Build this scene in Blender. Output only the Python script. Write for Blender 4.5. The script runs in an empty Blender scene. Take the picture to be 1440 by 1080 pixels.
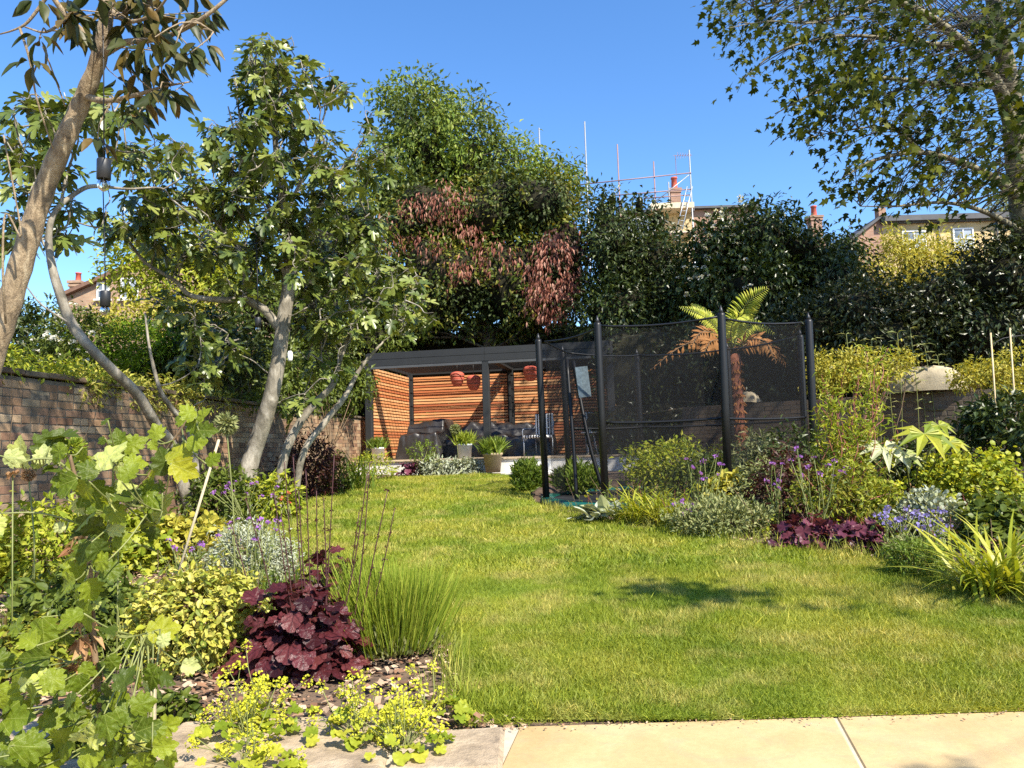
import bpy, math, random
import numpy as np
from mathutils import Matrix, Vector
random.seed(4)
RG = np.random.default_rng(11)
R = math.radians
C = bpy.context.scene
COL = C.collection

# ------------------------------------------------------------------ camera, world, sun
F = 1040.0
EYE = 0.95
PITCH, ROLL = math.atan(88/F), 0.030
cam = bpy.data.cameras.new('camera'); camo = bpy.data.objects.new('camera', cam); COL.objects.link(camo)
cam.sensor_width = 36; cam.lens = 36*F/1440; cam.clip_start = 0.05; cam.clip_end = 3000
CM = Matrix.Rotation(R(90)+PITCH, 4, 'X') @ Matrix.Rotation(-ROLL, 4, 'Z')
CM.translation = (0, 0, EYE)
camo.matrix_world = CM
C.camera = camo
SUN = Vector((0.62, -0.74, 1.02)).normalized()       # towards the sun
w = bpy.data.worlds.new('World'); C.world = w; w.use_nodes = True
nt = w.node_tree; bg = nt.nodes['Background']
sky = nt.nodes.new('ShaderNodeTexSky'); sky.sky_type = 'NISHITA'; sky.sun_disc = False
sky.sun_elevation = math.asin(SUN.z); sky.sun_rotation = math.atan2(SUN.x, SUN.y)
sky.air_density = 1.0; sky.dust_density = 0.3; sky.ozone_density = 3.0; sky.altitude = 0
hs = nt.nodes.new('ShaderNodeHueSaturation'); hs.inputs['Saturation'].default_value = 1.22; hs.inputs['Value'].default_value = 1.28; hs.inputs['Hue'].default_value = 0.504
nt.links.new(sky.outputs[0], hs.inputs['Color']); nt.links.new(hs.outputs[0], bg.inputs[0]); bg.inputs[1].default_value = 0.105
sl = bpy.data.lights.new('sun', 'SUN'); sl.energy = 5.0; sl.angle = R(0.53); sl.color = (1, .93, .80)
so = bpy.data.objects.new('sun', sl); COL.objects.link(so); so.rotation_euler = SUN.to_track_quat('Z', 'Y').to_euler()
vs = C.view_settings; vs.view_transform = 'Standard'; vs.look = 'None'; vs.exposure = 1.12; vs.gamma = 1; vs.use_curve_mapping = False
C.render.engine = 'CYCLES'
C.cycles.max_bounces = 6; C.cycles.diffuse_bounces = 3; C.cycles.glossy_bounces = 2
C.cycles.transmission_bounces = 4; C.cycles.transparent_max_bounces = 12
C.cycles.sample_clamp_indirect = 5; C.cycles.use_denoising = False

M3 = np.array(CM.to_3x3())
def ray(px, py):
    px = np.asarray(px, float); py = np.asarray(py, float)
    v = np.stack([(px-720)/F, -(py-540)/F, -np.ones_like(px)], -1)
    return v @ M3.T
def W(px, py, d):                      # point seen at (px,py) whose world y is d
    r = ray(px, py); t = np.asarray(d)/r[..., 1]
    p = r*t[..., None] if np.ndim(t) else r*t
    return p + np.array([0, 0, EYE])
def G(y):                              # garden level: rises gently away from the terrace
    y = np.asarray(y, float)
    return np.where(y < 2.58, -0.06, 0.0313*(np.clip(y, 2.6, 18)-2.6))
def GP(px, py):                        # where the ray meets the garden ground
    r = ray(px, py); y = 5.0
    for _ in range(30):
        z = float(G(max(y, 2.6)))
        y = (z-EYE)/r[2]*r[1]
        y = min(max(y, .3), 60)
    return np.array([r[0]/r[1]*y, y, float(G(max(y, 2.6)))])
def proj(P):
    q = (np.asarray(P)-np.array([0, 0, EYE])) @ M3
    return 720-F*q[..., 0]/q[..., 2], 540+F*q[..., 1]/q[..., 2], -q[..., 2]

# ------------------------------------------------------------------ mesh helpers
def new_mesh(name, V, T3, T4, mat, uv=None, smooth=False, ngons=None, matidx=None):
    me = bpy.data.meshes.new(name)
    V = np.asarray(V, np.float32)
    T3 = np.asarray(T3, np.int32).reshape(-1, 3); T4 = np.asarray(T4, np.int32).reshape(-1, 4)
    me.vertices.add(len(V)); me.vertices.foreach_set('co', V.ravel())
    n3, n4 = len(T3), len(T4)
    me.loops.add(n3*3+n4*4)
    li = np.concatenate([T3.ravel(), T4.ravel()]).astype(np.int32)
    me.loops.foreach_set('vertex_index', li)
    me.polygons.add(n3+n4)
    st = np.concatenate([np.arange(n3)*3, n3*3+np.arange(n4)*4]).astype(np.int32)
    me.polygons.foreach_set('loop_start', st)
    me.polygons.foreach_set('use_smooth', np.full(n3+n4, bool(smooth)))
    if uv is not None:
        ul = me.uv_layers.new(name='UVMap')
        ul.data.foreach_set('uv', np.asarray(uv, np.float32)[li].ravel())
    for m in (mat if isinstance(mat, (list, tuple)) else [mat]): me.materials.append(m)
    if matidx is not None: me.polygons.foreach_set('material_index', np.asarray(matidx, np.int32))
    me.update(calc_edges=True); me.validate()
    return me
def wloc(o):
    v = np.zeros(3)
    while o is not None: v = v+np.array(o.location); o = o.parent
    return v
class MB:
    def __init__(s): s.V = []; s.T = []; s.Q = []; s.n = 0; s.rnd = s.flat = False
    def add(s, V, T=(), Q=()):
        V = np.asarray(V, float).reshape(-1, 3)
        if len(T): s.T.append(np.asarray(T, int).reshape(-1, 3)+s.n)
        if len(Q): s.Q.append(np.asarray(Q, int).reshape(-1, 4)+s.n)
        s.V.append(V); s.n += len(V); return s
    def box(s, c, size, ax=None, ay=None, az=None, bev=0.0, taper=1.0):
        s.flat = True
        c = np.asarray(c, float); h = np.asarray(size, float)/2
        ax = np.array([1, 0, 0.]) if ax is None else np.asarray(ax, float)
        ay = np.array([0, 1, 0.]) if ay is None else np.asarray(ay, float)
        az = np.cross(ax, ay) if az is None else np.asarray(az, float)
        if bev <= 0:
            L = []
            for k in (-1, 1):
                for i, j in ((-1, -1), (1, -1), (1, 1), (-1, 1)):
                    t = taper if k > 0 else 1
                    L.append(c+ax*h[0]*i*t+ay*h[1]*j*t+az*h[2]*k)
            return s.add(L, Q=[(0, 3, 2, 1), (4, 5, 6, 7), (0, 1, 5, 4), (1, 2, 6, 5), (2, 3, 7, 6), (3, 0, 4, 7)])
        b = bev; L = []                # chamfered box: 24 verts
        idx = {}
        for i in (-1, 1):
            for j in (-1, 1):
                for k in (-1, 1):
                    for a in range(3):
                        o = np.array([h[0]-b, h[1]-b, h[2]-b]); o[a] += b
                        idx[(i, j, k, a)] = len(L)
                        L.append(c+ax*o[0]*i+ay*o[1]*j+az*o[2]*k)
        Q = []; T = []
        for a in range(3):
            b1, b2 = (a+1) % 3, (a+2) % 3
            for sgn in (-1, 1):
                q = []
                for u, v in ((-1, -1), (1, -1), (1, 1), (-1, 1)):
                    t = [0, 0, 0]; t[a] = sgn; t[b1] = u; t[b2] = v; q.append(idx[(*t, a)])
                Q.append(q if sgn > 0 else q[::-1])
        for a in range(3):             # edges along axis a
            b1, b2 = (a+1) % 3, (a+2) % 3
            for u in (-1, 1):
                for v in (-1, 1):
                    t0 = [0, 0, 0]; t0[b1] = u; t0[b2] = v; t1 = list(t0); t0[a] = -1; t1[a] = 1
                    q = [idx[(*t0, b1)], idx[(*t1, b1)], idx[(*t1, b2)], idx[(*t0, b2)]]
                    Q.append(q if u*v < 0 else q[::-1])
        for i in (-1, 1):
            for j in (-1, 1):
                for k in (-1, 1):
                    t = [idx[(i, j, k, a)] for a in range(3)]
                    T.append(t if i*j*k > 0 else t[::-1])
        return s.add(L, T, Q)
    def tube(s, P, r, seg=6, cap=True):
        s.rnd = True
        P = np.asarray(P, float); n = len(P); r = np.broadcast_to(np.asarray(r, float), (n,))
        d = np.gradient(P, axis=0); d /= np.linalg.norm(d, axis=1)[:, None]+1e-9
        up = np.array([0, 0, 1.]) if abs(d[0][2]) < .9 else np.array([1., 0, 0])
        L = []
        for i in range(n):
            u = up-d[i]*np.dot(up, d[i]); u /= np.linalg.norm(u)+1e-9; up = u
            v = np.cross(d[i], u)
            a = np.arange(seg)/seg*2*np.pi
            L.append(P[i]+r[i]*(np.cos(a)[:, None]*u+np.sin(a)[:, None]*v))
        V = np.concatenate(L); Q = []; T = []
        for i in range(n-1):
            for k in range(seg):
                k2 = (k+1) % seg
                Q.append((i*seg+k, i*seg+k2, (i+1)*seg+k2, (i+1)*seg+k))
        if cap:
            for e, o in ((0, 1), (n-1, 0)):
                ci = len(V); V = np.vstack([V, P[e]])
                for k in range(seg):
                    k2 = (k+1) % seg
                    T.append((ci, e*seg+k2, e*seg+k) if o else (ci, e*seg+k, e*seg+k2))
        return s.add(V, T, Q)
    def lathe(s, c, prof, seg=16, sx=1, sy=1):
        s.rnd = True
        c = np.asarray(c, float); L = []; Q = []
        a = np.arange(seg)/seg*2*np.pi
        for r, z in prof:
            L.append(np.stack([c[0]+r*sx*np.cos(a), c[1]+r*sy*np.sin(a), np.full(seg, c[2]+z)], 1))
        for i in range(len(prof)-1):
            for k in range(seg):
                k2 = (k+1) % seg; Q.append((i*seg+k, i*seg+k2, (i+1)*seg+k2, (i+1)*seg+k))
        return s.add(np.concatenate(L), Q=Q)
    def build(s, name, mat, parent=None, smooth=None, uv=None):
        if smooth is None: smooth = s.rnd and not s.flat
        V = np.concatenate(s.V) if s.V else np.zeros((0, 3))
        o = bpy.data.objects.new(name, new_mesh(name, V-wloc(parent) if parent is not None else V,
            np.concatenate(s.T) if s.T else [], np.concatenate(s.Q) if s.Q else [], mat, uv, smooth))
        COL.objects.link(o)
        if parent is not None: o.parent = parent
        return o
def tag(o, label=None, cat=None, group=None, kind=None):
    if label: o['label'] = label
    if cat: o['category'] = cat
    if group: o['group'] = group
    if kind: o['kind'] = kind
    return o
def thing(name, label, cat, loc=(0, 0, 0), group=None):
    o = bpy.data.objects.new(name, None); COL.objects.link(o); o.location = [float(v) for v in loc]
    o.empty_display_size = .1
    return tag(o, label, cat, group)
def copy_tree(o, parent=None):
    c = o.copy(); COL.objects.link(c); c.parent = parent
    for ch in o.children: copy_tree(ch, c)
    return c
def nrm(a): return a/(np.linalg.norm(a, axis=-1, keepdims=True)+1e-9)
def smoothpath(pts, n=6):
    P = np.asarray(pts, float); out = []
    Q = np.vstack([2*P[0]-P[1], P, 2*P[-1]-P[-2]])
    for i in range(1, len(Q)-2):
        for t in np.arange(n)/n:
            a, b, c, d = Q[i-1], Q[i], Q[i+1], Q[i+2]
            out.append(.5*(2*b+(c-a)*t+(2*a-5*b+4*c-d)*t*t+(3*b-3*c+d-a)*t**3))
    out.append(P[-1]); return np.array(out)

# ------------------------------------------------------------------ materials
def mat0(name):
    m = bpy.data.materials.new(name); m.use_nodes = True; n = m.node_tree
    return m, n, n.nodes['Principled BSDF'], n.nodes['Material Output']
def N_(n, t, **k):
    x = n.nodes.new(t)
    for a, b in k.items(): setattr(x, a, b)
    return x
def ramp(n, fac, stops, interp='LINEAR'):
    r = N_(n, 'ShaderNodeValToRGB'); r.color_ramp.interpolation = interp
    e = r.color_ramp.elements
    while len(e) < len(stops): e.new(.5)
    for i, (p, c) in enumerate(stops): e[i].position = p; e[i].color = (*c, 1)
    n.links.new(fac, r.inputs[0]); return r.outputs[0]
def noise(n, scale, detail=4, rough=.55, vec=None, dist=0):
    t = N_(n, 'ShaderNodeTexNoise'); t.inputs['Scale'].default_value = scale
    t.inputs['Detail'].default_value = detail; t.inputs['Roughness'].default_value = rough
    t.inputs['Distortion'].default_value = dist
    if vec is None: vec = N_(n, 'ShaderNodeNewGeometry').outputs['Position']
    n.links.new(vec, t.inputs['Vector']); return t.outputs[0]
def math_(n, op, a, b=None, c=None):
    x = N_(n, 'ShaderNodeMath', operation=op)
    for i, v in enumerate((a, b, c)):
        if v is None: continue
        if isinstance(v, (int, float)): x.inputs[i].default_value = v
        else: n.links.new(v, x.inputs[i])
    return x.outputs[0]
def mixc(n, fac, a, b, blend='MIX'):
    x = N_(n, 'ShaderNodeMix', data_type='RGBA', blend_type=blend)
    for sck, v in ((x.inputs[0], fac), (x.inputs[6], a), (x.inputs[7], b)):
        if isinstance(v, (int, float)): sck.default_value = v
        elif isinstance(v, tuple): sck.default_value = (*v, 1)
        else: n.links.new(v, sck)
    return x.outputs[2]
def bump(n, b, h, strength=.3, dist=.01):
    x = N_(n, 'ShaderNodeBump'); x.inputs['Strength'].default_value = strength; x.inputs['Distance'].default_value = dist
    n.links.new(h, x.inputs['Height']); n.links.new(x.outputs[0], b.inputs['Normal'])
def rnd(n):
    g = N_(n, 'ShaderNodeNewGeometry'); o = N_(n, 'ShaderNodeObjectInfo')
    return math_(n, 'FRACT', math_(n, 'ADD', g.outputs['Random Per Island'], o.outputs['Random']))
def leaf_mat(name, stops, rough=.45, trans=.28, spec=.5, vein=None, patch=None):
    spec *= .6
    stops = [(min(a*1.30, .85), min(g*1.16, .82), b_*.80) if g > a*.7 and a < .5 and b_ < .2 else (a, g, b_) for a, g, b_ in stops]
    m, n, b, out = mat0(name)
    k = len(stops)
    c = ramp(n, rnd(n), [(i/(k-1) if k > 1 else 0, s) for i, s in enumerate(stops)])
    if patch:                           # colour of whole shoots drifts through a plant
        f = ramp(n, noise(n, patch[0], 2), [(.42, (0, 0, 0)), (.6, (1, 1, 1))])
        c = mixc(n, f, c, patch[1])
    if vein:                            # pale ribs drawn on the blade, from its own UV
        u = N_(n, 'ShaderNodeUVMap'); s = N_(n, 'ShaderNodeSeparateXYZ'); n.links.new(u.outputs[0], s.inputs[0])
        x, y = s.outputs[0], s.outputs[1]
        ang = math_(n, 'ARCTAN2', x, math_(n, 'ADD', y, .02)); rad = math_(n, 'SQRT', math_(n, 'ADD', math_(n, 'MULTIPLY', x, x), math_(n, 'MULTIPLY', y, y)))
        per = math_(n, 'ABSOLUTE', math_(n, 'SUBTRACT', math_(n, 'FRACT', math_(n, 'ADD', math_(n, 'DIVIDE', ang, vein[1]), .5)), .5))
        dist = math_(n, 'MULTIPLY', per, rad)
        f1 = math_(n, 'LESS_THAN', dist, vein[2])
        yy = math_(n, 'SUBTRACT', math_(n, 'MULTIPLY', y, 6), math_(n, 'MULTIPLY', math_(n, 'ABSOLUTE', x), 5))
        f2 = math_(n, 'LESS_THAN', math_(n, 'ABSOLUTE', math_(n, 'SUBTRACT', math_(n, 'FRACT', yy), .5)), .07)
        f = math_(n, 'MAXIMUM', math_(n, 'MULTIPLY', f1, .5), math_(n, 'MULTIPLY', f2, .16))
        c = mixc(n, f, c, vein[0])
        c = mixc(n, .5, c, ramp(n, noise(n, 22, 4, .6), [(.35, (.72, .78, .6)), (.65, (1.12, 1.08, 1))]), 'MULTIPLY')
        bump(n, b, math_(n, 'ADD', f, noise(n, 90, 3, .6)), .7, .006)
    c = mixc(n, .35, c, ramp(n, noise(n, 60, 3), [(.3, (.55, .55, .55)), (.7, (1, 1, 1))]), 'MULTIPLY')
    n.links.new(c, b.inputs['Base Color']); b.inputs['Roughness'].default_value = rough
    b.inputs['Specular IOR Level'].default_value = spec
    t = N_(n, 'ShaderNodeBsdfTranslucent')
    n.links.new(mixc(n, 1.0, c, (1.5, 1.35, .55), 'MULTIPLY'), t.inputs[0])
    mx = N_(n, 'ShaderNodeMixShader'); mx.inputs[0].default_value = trans
    n.links.new(b.outputs[0], mx.inputs[1]); n.links.new(t.outputs[0], mx.inputs[2]); n.links.new(mx.outputs[0], out.inputs[0])
    return m
def plain(name, col, rough=.6, metal=0, var=.15, scale=8, spec=.5, bmp=0, col2=None, bscale=None):
    m, n, b, out = mat0(name)
    c2 = col2 or tuple(v*(1-var*2) for v in col)
    c = ramp(n, noise(n, scale, 5, .6), [(.3, c2), (.7, col)])
    n.links.new(c, b.inputs['Base Color']); b.inputs['Roughness'].default_value = rough; b.inputs['Metallic'].default_value = metal
    b.inputs['Specular IOR Level'].default_value = spec
    if bmp: bump(n, b, noise(n, bscale or scale*4, 5, .6), bmp, .01)
    return m
def brick_mat(name, stops, rough=.9, s=46):
    m, n, b, out = mat0(name); k = len(stops)
    c = ramp(n, rnd(n), [(i/(k-1), q) for i, q in enumerate(stops)])
    c = mixc(n, .75, c, ramp(n, noise(n, s, 5, .7), [(.3, (.6, .57, .55)), (.72, (1.1, 1.05, 1.0))]), 'MULTIPLY')
    c = mixc(n, ramp(n, noise(n, 1.9, 5), [(.44, (0, 0, 0)), (.66, (.7, .7, .7))]), c, (.085, .075, .05))
    n.links.new(c, b.inputs['Base Color']); b.inputs['Roughness'].default_value = rough
    bump(n, b, noise(n, s*3, 5, .7), .5, .004); return m
def farbrick(name, ca, cb, mortar, scale=1.0):       # buildings 30 m and more away
    m, n, b, out = mat0(name)
    tc = N_(n, 'ShaderNodeTexCoord'); sp = N_(n, 'ShaderNodeSeparateXYZ'); n.links.new(tc.outputs['Object'], sp.inputs[0])
    cb_ = N_(n, 'ShaderNodeCombineXYZ'); n.links.new(math_(n, 'ADD', sp.outputs[0], sp.outputs[1]), cb_.inputs[0]); n.links.new(sp.outputs[2], cb_.inputs[1])
    t = N_(n, 'ShaderNodeTexBrick'); n.links.new(cb_.outputs[0], t.inputs['Vector'])
    t.inputs['Color1'].default_value = (*ca, 1); t.inputs['Color2'].default_value = (*cb, 1); t.inputs['Mortar'].default_value = (*mortar, 1)
    t.inputs['Scale'].default_value = scale; t.inputs['Brick Width'].default_value = .23; t.inputs['Row Height'].default_value = .08; t.inputs['Mortar Size'].default_value = .008
    c = mixc(n, .6, t.outputs[0], ramp(n, noise(n, 1.4, 5, .65), [(.3, (.5, .46, .42)), (.7, (1.1, 1.05, 1))]), 'MULTIPLY')
    n.links.new(c, b.inputs['Base Color']); b.inputs['Roughness'].default_value = .9; return m

def bark(name, ca, cb, cc, sc=14, st=.6, rough=.85):
    m, n, b, out = mat0(name)
    g = N_(n, 'ShaderNodeNewGeometry'); mp = N_(n, 'ShaderNodeMapping'); n.links.new(g.outputs['Position'], mp.inputs[0]); mp.inputs['Scale'].default_value = (1, 1, .45)
    f = noise(n, sc, 6, .65, mp.outputs[0], .6)
    c = ramp(n, f, [(.3, ca), (.5, cb), (.7, cc)])
    c = mixc(n, .5, c, ramp(n, noise(n, sc*5, 4, .7, mp.outputs[0]), [(.35, (.6, .58, .55)), (.65, (1, 1, 1))]), 'MULTIPLY')
    n.links.new(c, b.inputs['Base Color']); b.inputs['Roughness'].default_value = rough
    bump(n, b, noise(n, sc*3, 6, .7, mp.outputs[0]), st, .012); return m

L_ = leaf_mat
MT = dict(
 mixgreen=L_('mixed_leaf', [(.06, .10, .02), (.20, .26, .03), (.09, .07, .03), (.28, .32, .05), (.05, .09, .02)], .5, .3, .3),
 fig=L_('fig_leaf', [(.035, .062, .018), (.075, .115, .03), (.13, .18, .05), (.21, .25, .09)], .34, .2, .75),
 loquat=L_('narrow_leaf', [(.018, .028, .009), (.028, .042, .012), (.045, .052, .016), (.085, .06, .02)], .45, .12, .4),
 cherry=L_('cherry_leaf', [(.07, .13, .025), (.11, .18, .035), (.17, .25, .05), (.26, .33, .09)], .45, .28, .4, patch=(.5, (.08, .11, .025))),
 ivy=L_('ivy_leaf', [(.04, .07, .012), (.07, .11, .018), (.12, .15, .024), (.19, .17, .03)], .5, .2, .4, patch=(.7, (.045, .065, .015))),
 copper=L_('withered_leaf', [(.12, .035, .025), (.24, .08, .05), (.38, .16, .11), (.50, .28, .20)], .6, .25, .3),
 maroon=L_('maroon_leaf', [(.035, .012, .010), (.07, .02, .014), (.05, .03, .012)], .5, .2, .4),
 dark=L_('evergreen_leaf', [(.014, .03, .009), (.024, .045, .012), (.035, .06, .016), (.07, .095, .024)], .38, .16, .5, patch=(.5, (.055, .075, .018))),
 dark2=L_('laurel_leaf', [(.012, .026, .010), (.02, .038, .012), (.035, .05, .018), (.055, .07, .028)], .34, .14, .6, patch=(.45, (.045, .055, .016))),
 elder=L_('elder_leaf', [(.02, .04, .010), (.03, .055, .014), (.05, .08, .02)], .33, .2, .6, patch=(.6, (.06, .085, .02))),
 plane=L_('plane_leaf', [(.018, .032, .008), (.028, .046, .010), (.042, .062, .012), (.10, .12, .016)], .55, .30, .15),
 lime=L_('lime_leaf', [(.12, .19, .02), (.19, .26, .03), (.27, .33, .045), (.34, .37, .06)], .45, .35, .4),
 bright=L_('bright_leaf', [(.08, .17, .012), (.13, .24, .018), (.19, .30, .03)], .5, .35, .35),
 mid=L_('mid_leaf', [(.05, .085, .018), (.08, .12, .025), (.12, .165, .035)], .45, .28, .45),
 gold=L_('golden_leaf', [(.20, .22, .03), (.32, .32, .06), (.42, .41, .11), (.15, .19, .03)], .5, .3, .35),
 cream=L_('variegated_leaf', [(.40, .42, .11), (.12, .18, .03), (.48, .47, .17), (.26, .30, .05)], .45, .25, .4),
 silver=L_('silver_leaf', [(.22, .26, .17), (.32, .35, .25), (.42, .44, .33)], .7, .15, .2),
 greygreen=L_('grey_leaf', [(.12, .16, .08), (.18, .22, .12), (.26, .29, .18)], .65, .18, .25),
 lav=L_('lavender_stem', [(.12, .2, .025), (.19, .27, .04), (.28, .34, .07)], .6, .3, .3),
 strap=L_('strap_leaf', [(.14, .2, .02), (.24, .3, .035), (.36, .38, .07)], .42, .3, .5),
 tuft=L_('tuft_leaf', [(.07, .13, .02), (.11, .18, .03), (.17, .24, .05)], .45, .3, .4),
 heu=L_('burgundy_leaf', [(.035, .008, .010), (.07, .014, .018), (.115, .024, .03), (.16, .045, .045)], .36, .25, .55, vein=((.02, .004, .008), .62, .045)),
 heu2=L_('wine_leaf', [(.06, .014, .028), (.11, .03, .05), (.18, .05, .08), (.10, .025, .03)], .42, .25, .5),
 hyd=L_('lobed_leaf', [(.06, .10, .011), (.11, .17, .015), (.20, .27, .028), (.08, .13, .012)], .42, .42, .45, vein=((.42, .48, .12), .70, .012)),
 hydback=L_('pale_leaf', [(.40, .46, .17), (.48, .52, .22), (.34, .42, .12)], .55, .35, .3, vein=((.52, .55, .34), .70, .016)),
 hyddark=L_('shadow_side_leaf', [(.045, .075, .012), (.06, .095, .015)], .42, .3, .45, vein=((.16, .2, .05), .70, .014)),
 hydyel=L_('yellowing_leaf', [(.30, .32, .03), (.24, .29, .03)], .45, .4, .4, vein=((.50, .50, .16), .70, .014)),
 fern=L_('fern_leaf', [(.24, .32, .04), (.34, .41, .07), (.42, .46, .10)], .5, .4, .35),
 fernold=L_('dead_fern', [(.36, .16, .05), (.45, .22, .08), (.28, .12, .04)], .7, .25, .2),
 bigleaf=L_('cream_green_leaf', [(.42, .45, .24), (.55, .55, .34), (.20, .27, .08)], .5, .25, .35),
 pflower=L_('purple_petal', [(.30, .12, .42), (.40, .18, .50), (.22, .09, .34)], .6, .3, .2),
 bflower=L_('blue_petal', [(.20, .17, .45), (.30, .25, .55)], .6, .3, .2),
 wflower=L_('white_petal', [(.72, .70, .62), (.8, .78, .72)], .6, .25, .2),
 yflower=L_('lime_flower', [(.50, .52, .04), (.60, .58, .07), (.42, .48, .03)], .6, .35, .2),
 rflower=L_('red_petal', [(.5, .07, .05), (.55, .12, .08)], .6, .3, .2),
 dried=L_('dried_flower', [(.36, .2, .09), (.45, .28, .14), (.22, .10, .05)], .8, .2, .1),
 redstem=plain('red_stem', (.30, .09, .06), .6), darkstem=plain('dark_stem', (.07, .02, .02), .6),
 greenstem=plain('green_stem', (.20, .22, .06), .6), brownstem=plain('brown_stem', (.20, .13, .07), .8, bmp=.3),
 barkfig=bark('fig_bark', (.08, .07, .05), (.24, .21, .16), (.44, .40, .33), 8, .8),
 barknear=bark('ochre_bark', (.10, .07, .04), (.30, .22, .13), (.46, .37, .24), 26, 1.0),
 barkdark=bark('dark_bark', (.04, .033, .022), (.10, .085, .055), (.17, .15, .10), 10, .6),
 barkplane=bark('plane_bark', (.06, .05, .03), (.17, .15, .09), (.30, .27, .17), 5, .4),
 barkfern=bark('fern_bark', (.10, .03, .015), (.24, .08, .04), (.36, .14, .07), 30, 1),
 barkwhite=bark('pale_twig_bark', (.30, .28, .24), (.46, .43, .37), (.6, .57, .5), 14, .3),
 steel=plain('charcoal_coating', (.026, .027, .028), .6, 0, .08, 3, .25),
 steel2=plain('grey_coating', (.07, .072, .074), .55, 0, .08, 3, .3),
 black=plain('black_foam', (.010, .0095, .009), .42, 0, .1, 20, .35),
 blackmet=plain('black_metal', (.02, .02, .021), .45, 0, .1, 20, .5),
 wire=plain('cable', (.015, .015, .015), .5),
 cream_w=plain('cream_render', (.72, .70, .64), .8, 0, .12, 3, bmp=.1),
 white=plain('white_paint', (.78, .77, .74), .5, 0, .05, 5),
 slateroof=plain('slate', (.07, .07, .075), .6, 0, .2, 3, bmp=.2),
 tileroof=plain('roof_tile', (.20, .11, .07), .8, 0, .2, 4, bmp=.3),
 potred=plain('pot_clay', (.52, .10, .06), .8, 0, .15, 6),
 galv=plain('galvanised', (.42, .44, .46), .4, .6, .1, 8), board=plain('scaffold_board', (.62, .52, .36), .8, 0, .12, 6, bmp=.2),
 rust=plain('rusty_pole', (.28, .18, .17), .6, .3, .1, 8),
 concrete=plain('coping_stone', (.50, .41, .26), .9, 0, .2, 7, bmp=.5, bscale=50),
 teal=plain('teal_pad', (.012, .13, .10), .35, 0, .15, 6, .5), mat_=plain('jumping_mat', (.012, .012, .013), .7),
 cane=plain('bamboo', (.55, .42, .22), .5, 0, .1, 20), stake=plain('stake_wood', (.52, .43, .27), .8, 0, .15, 15, bmp=.3),
 soil=plain('soil', (.16, .105, .065), .95, 0, .25, 9, bmp=1, bscale=60, col2=(.07, .045, .03)),
)
def glassmat():
    m, n, b, out = mat0('clear_glass'); b.inputs['Base Color'].default_value = (1, 1, 1, 1)
    b.inputs['Transmission Weight'].default_value = 1; b.inputs['Roughness'].default_value = .02; b.inputs['IOR'].default_value = 1.3
    return m
MT['glass'] = glassmat()
def winmat():
    m, n, b, out = mat0('window_pane'); c = ramp(n, noise(n, .8, 2), [(.35, (.10, .12, .14)), (.7, (.45, .5, .55))])
    n.links.new(c, b.inputs['Base Color']); b.inputs['Roughness'].default_value = .08; return m
MT['pane'] = winmat()
def netmat():
    m, n, b, out = mat0('black_netting')
    t = N_(n, 'ShaderNodeBsdfTransparent'); d = N_(n, 'ShaderNodeBsdfDiffuse'); ad = N_(n, 'ShaderNodeAddShader')
    n.links.new(ramp(n, noise(n, 3, 3), [(.3, (.70, .70, .71)), (.7, (.62, .62, .63))]), t.inputs[0]); d.inputs[0].default_value = (.007, .007, .0072, 1)
    n.links.new(t.outputs[0], ad.inputs[0]); n.links.new(d.outputs[0], ad.inputs[1]); n.links.new(ad.outputs[0], out.inputs[0]); return m
MT['net'] = netmat()
def cedar():
    m, n, b, out = mat0('cedar')
    tc = N_(n, 'ShaderNodeTexCoord'); oi = N_(n, 'ShaderNodeObjectInfo')
    mp = N_(n, 'ShaderNodeMapping'); n.links.new(tc.outputs['Object'], mp.inputs[0]); mp.inputs['Scale'].default_value = (1.2, 1.2, 30)
    c = ramp(n, oi.outputs['Random'], [(0, (.42, .13, .05)), (.35, (.56, .21, .08)), (.7, (.66, .32, .13)), (1, (.72, .44, .22))])
    c = mixc(n, .8, c, ramp(n, noise(n, 1.6, 5, .6, mp.outputs[0]), [(.3, (.55, .42, .36)), (.65, (1.1, 1.05, 1))]), 'MULTIPLY')
    n.links.new(c, b.inputs['Base Color']); b.inputs['Roughness'].default_value = .6; return m
MT['cedar'] = cedar()
MT['brick'] = brick_mat('stock_brick', [(.20, .10, .055), (.36, .22, .12), (.46, .31, .18), (.25, .13, .08), (.42, .28, .16), (.54, .41, .26)])
MT['mortar'] = plain('mortar', (.16, .135, .10), .95, 0, .2, 12, bmp=.6, col2=(.07, .055, .04))
def tarp():
    m, n, b, out = mat0('black_cover'); b.inputs['Roughness'].default_value = .38
    c = ramp(n, noise(n, 4, 4), [(.3, (.016, .014, .013)), (.7, (.035, .031, .029))]); n.links.new(c, b.inputs['Base Color'])
    bump(n, b, noise(n, 9, 4, .6), .5, .03); return m
MT['tarp'] = tarp()
def stripes():
    m, n, b, out = mat0('striped_cloth')
    tc = N_(n, 'ShaderNodeTexCoord'); s = N_(n, 'ShaderNodeSeparateXYZ'); n.links.new(tc.outputs['Object'], s.inputs[0])
    f = math_(n, 'GREATER_THAN', math_(n, 'FRACT', math_(n, 'MULTIPLY', math_(n, 'ADD', s.outputs[0], .5), 13)), .5)
    n.links.new(mixc(n, f, (.02, .02, .02), (.72, .70, .66)), b.inputs['Base Color']); b.inputs['Roughness'].default_value = .8; return m
MT['stripe'] = stripes()
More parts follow.
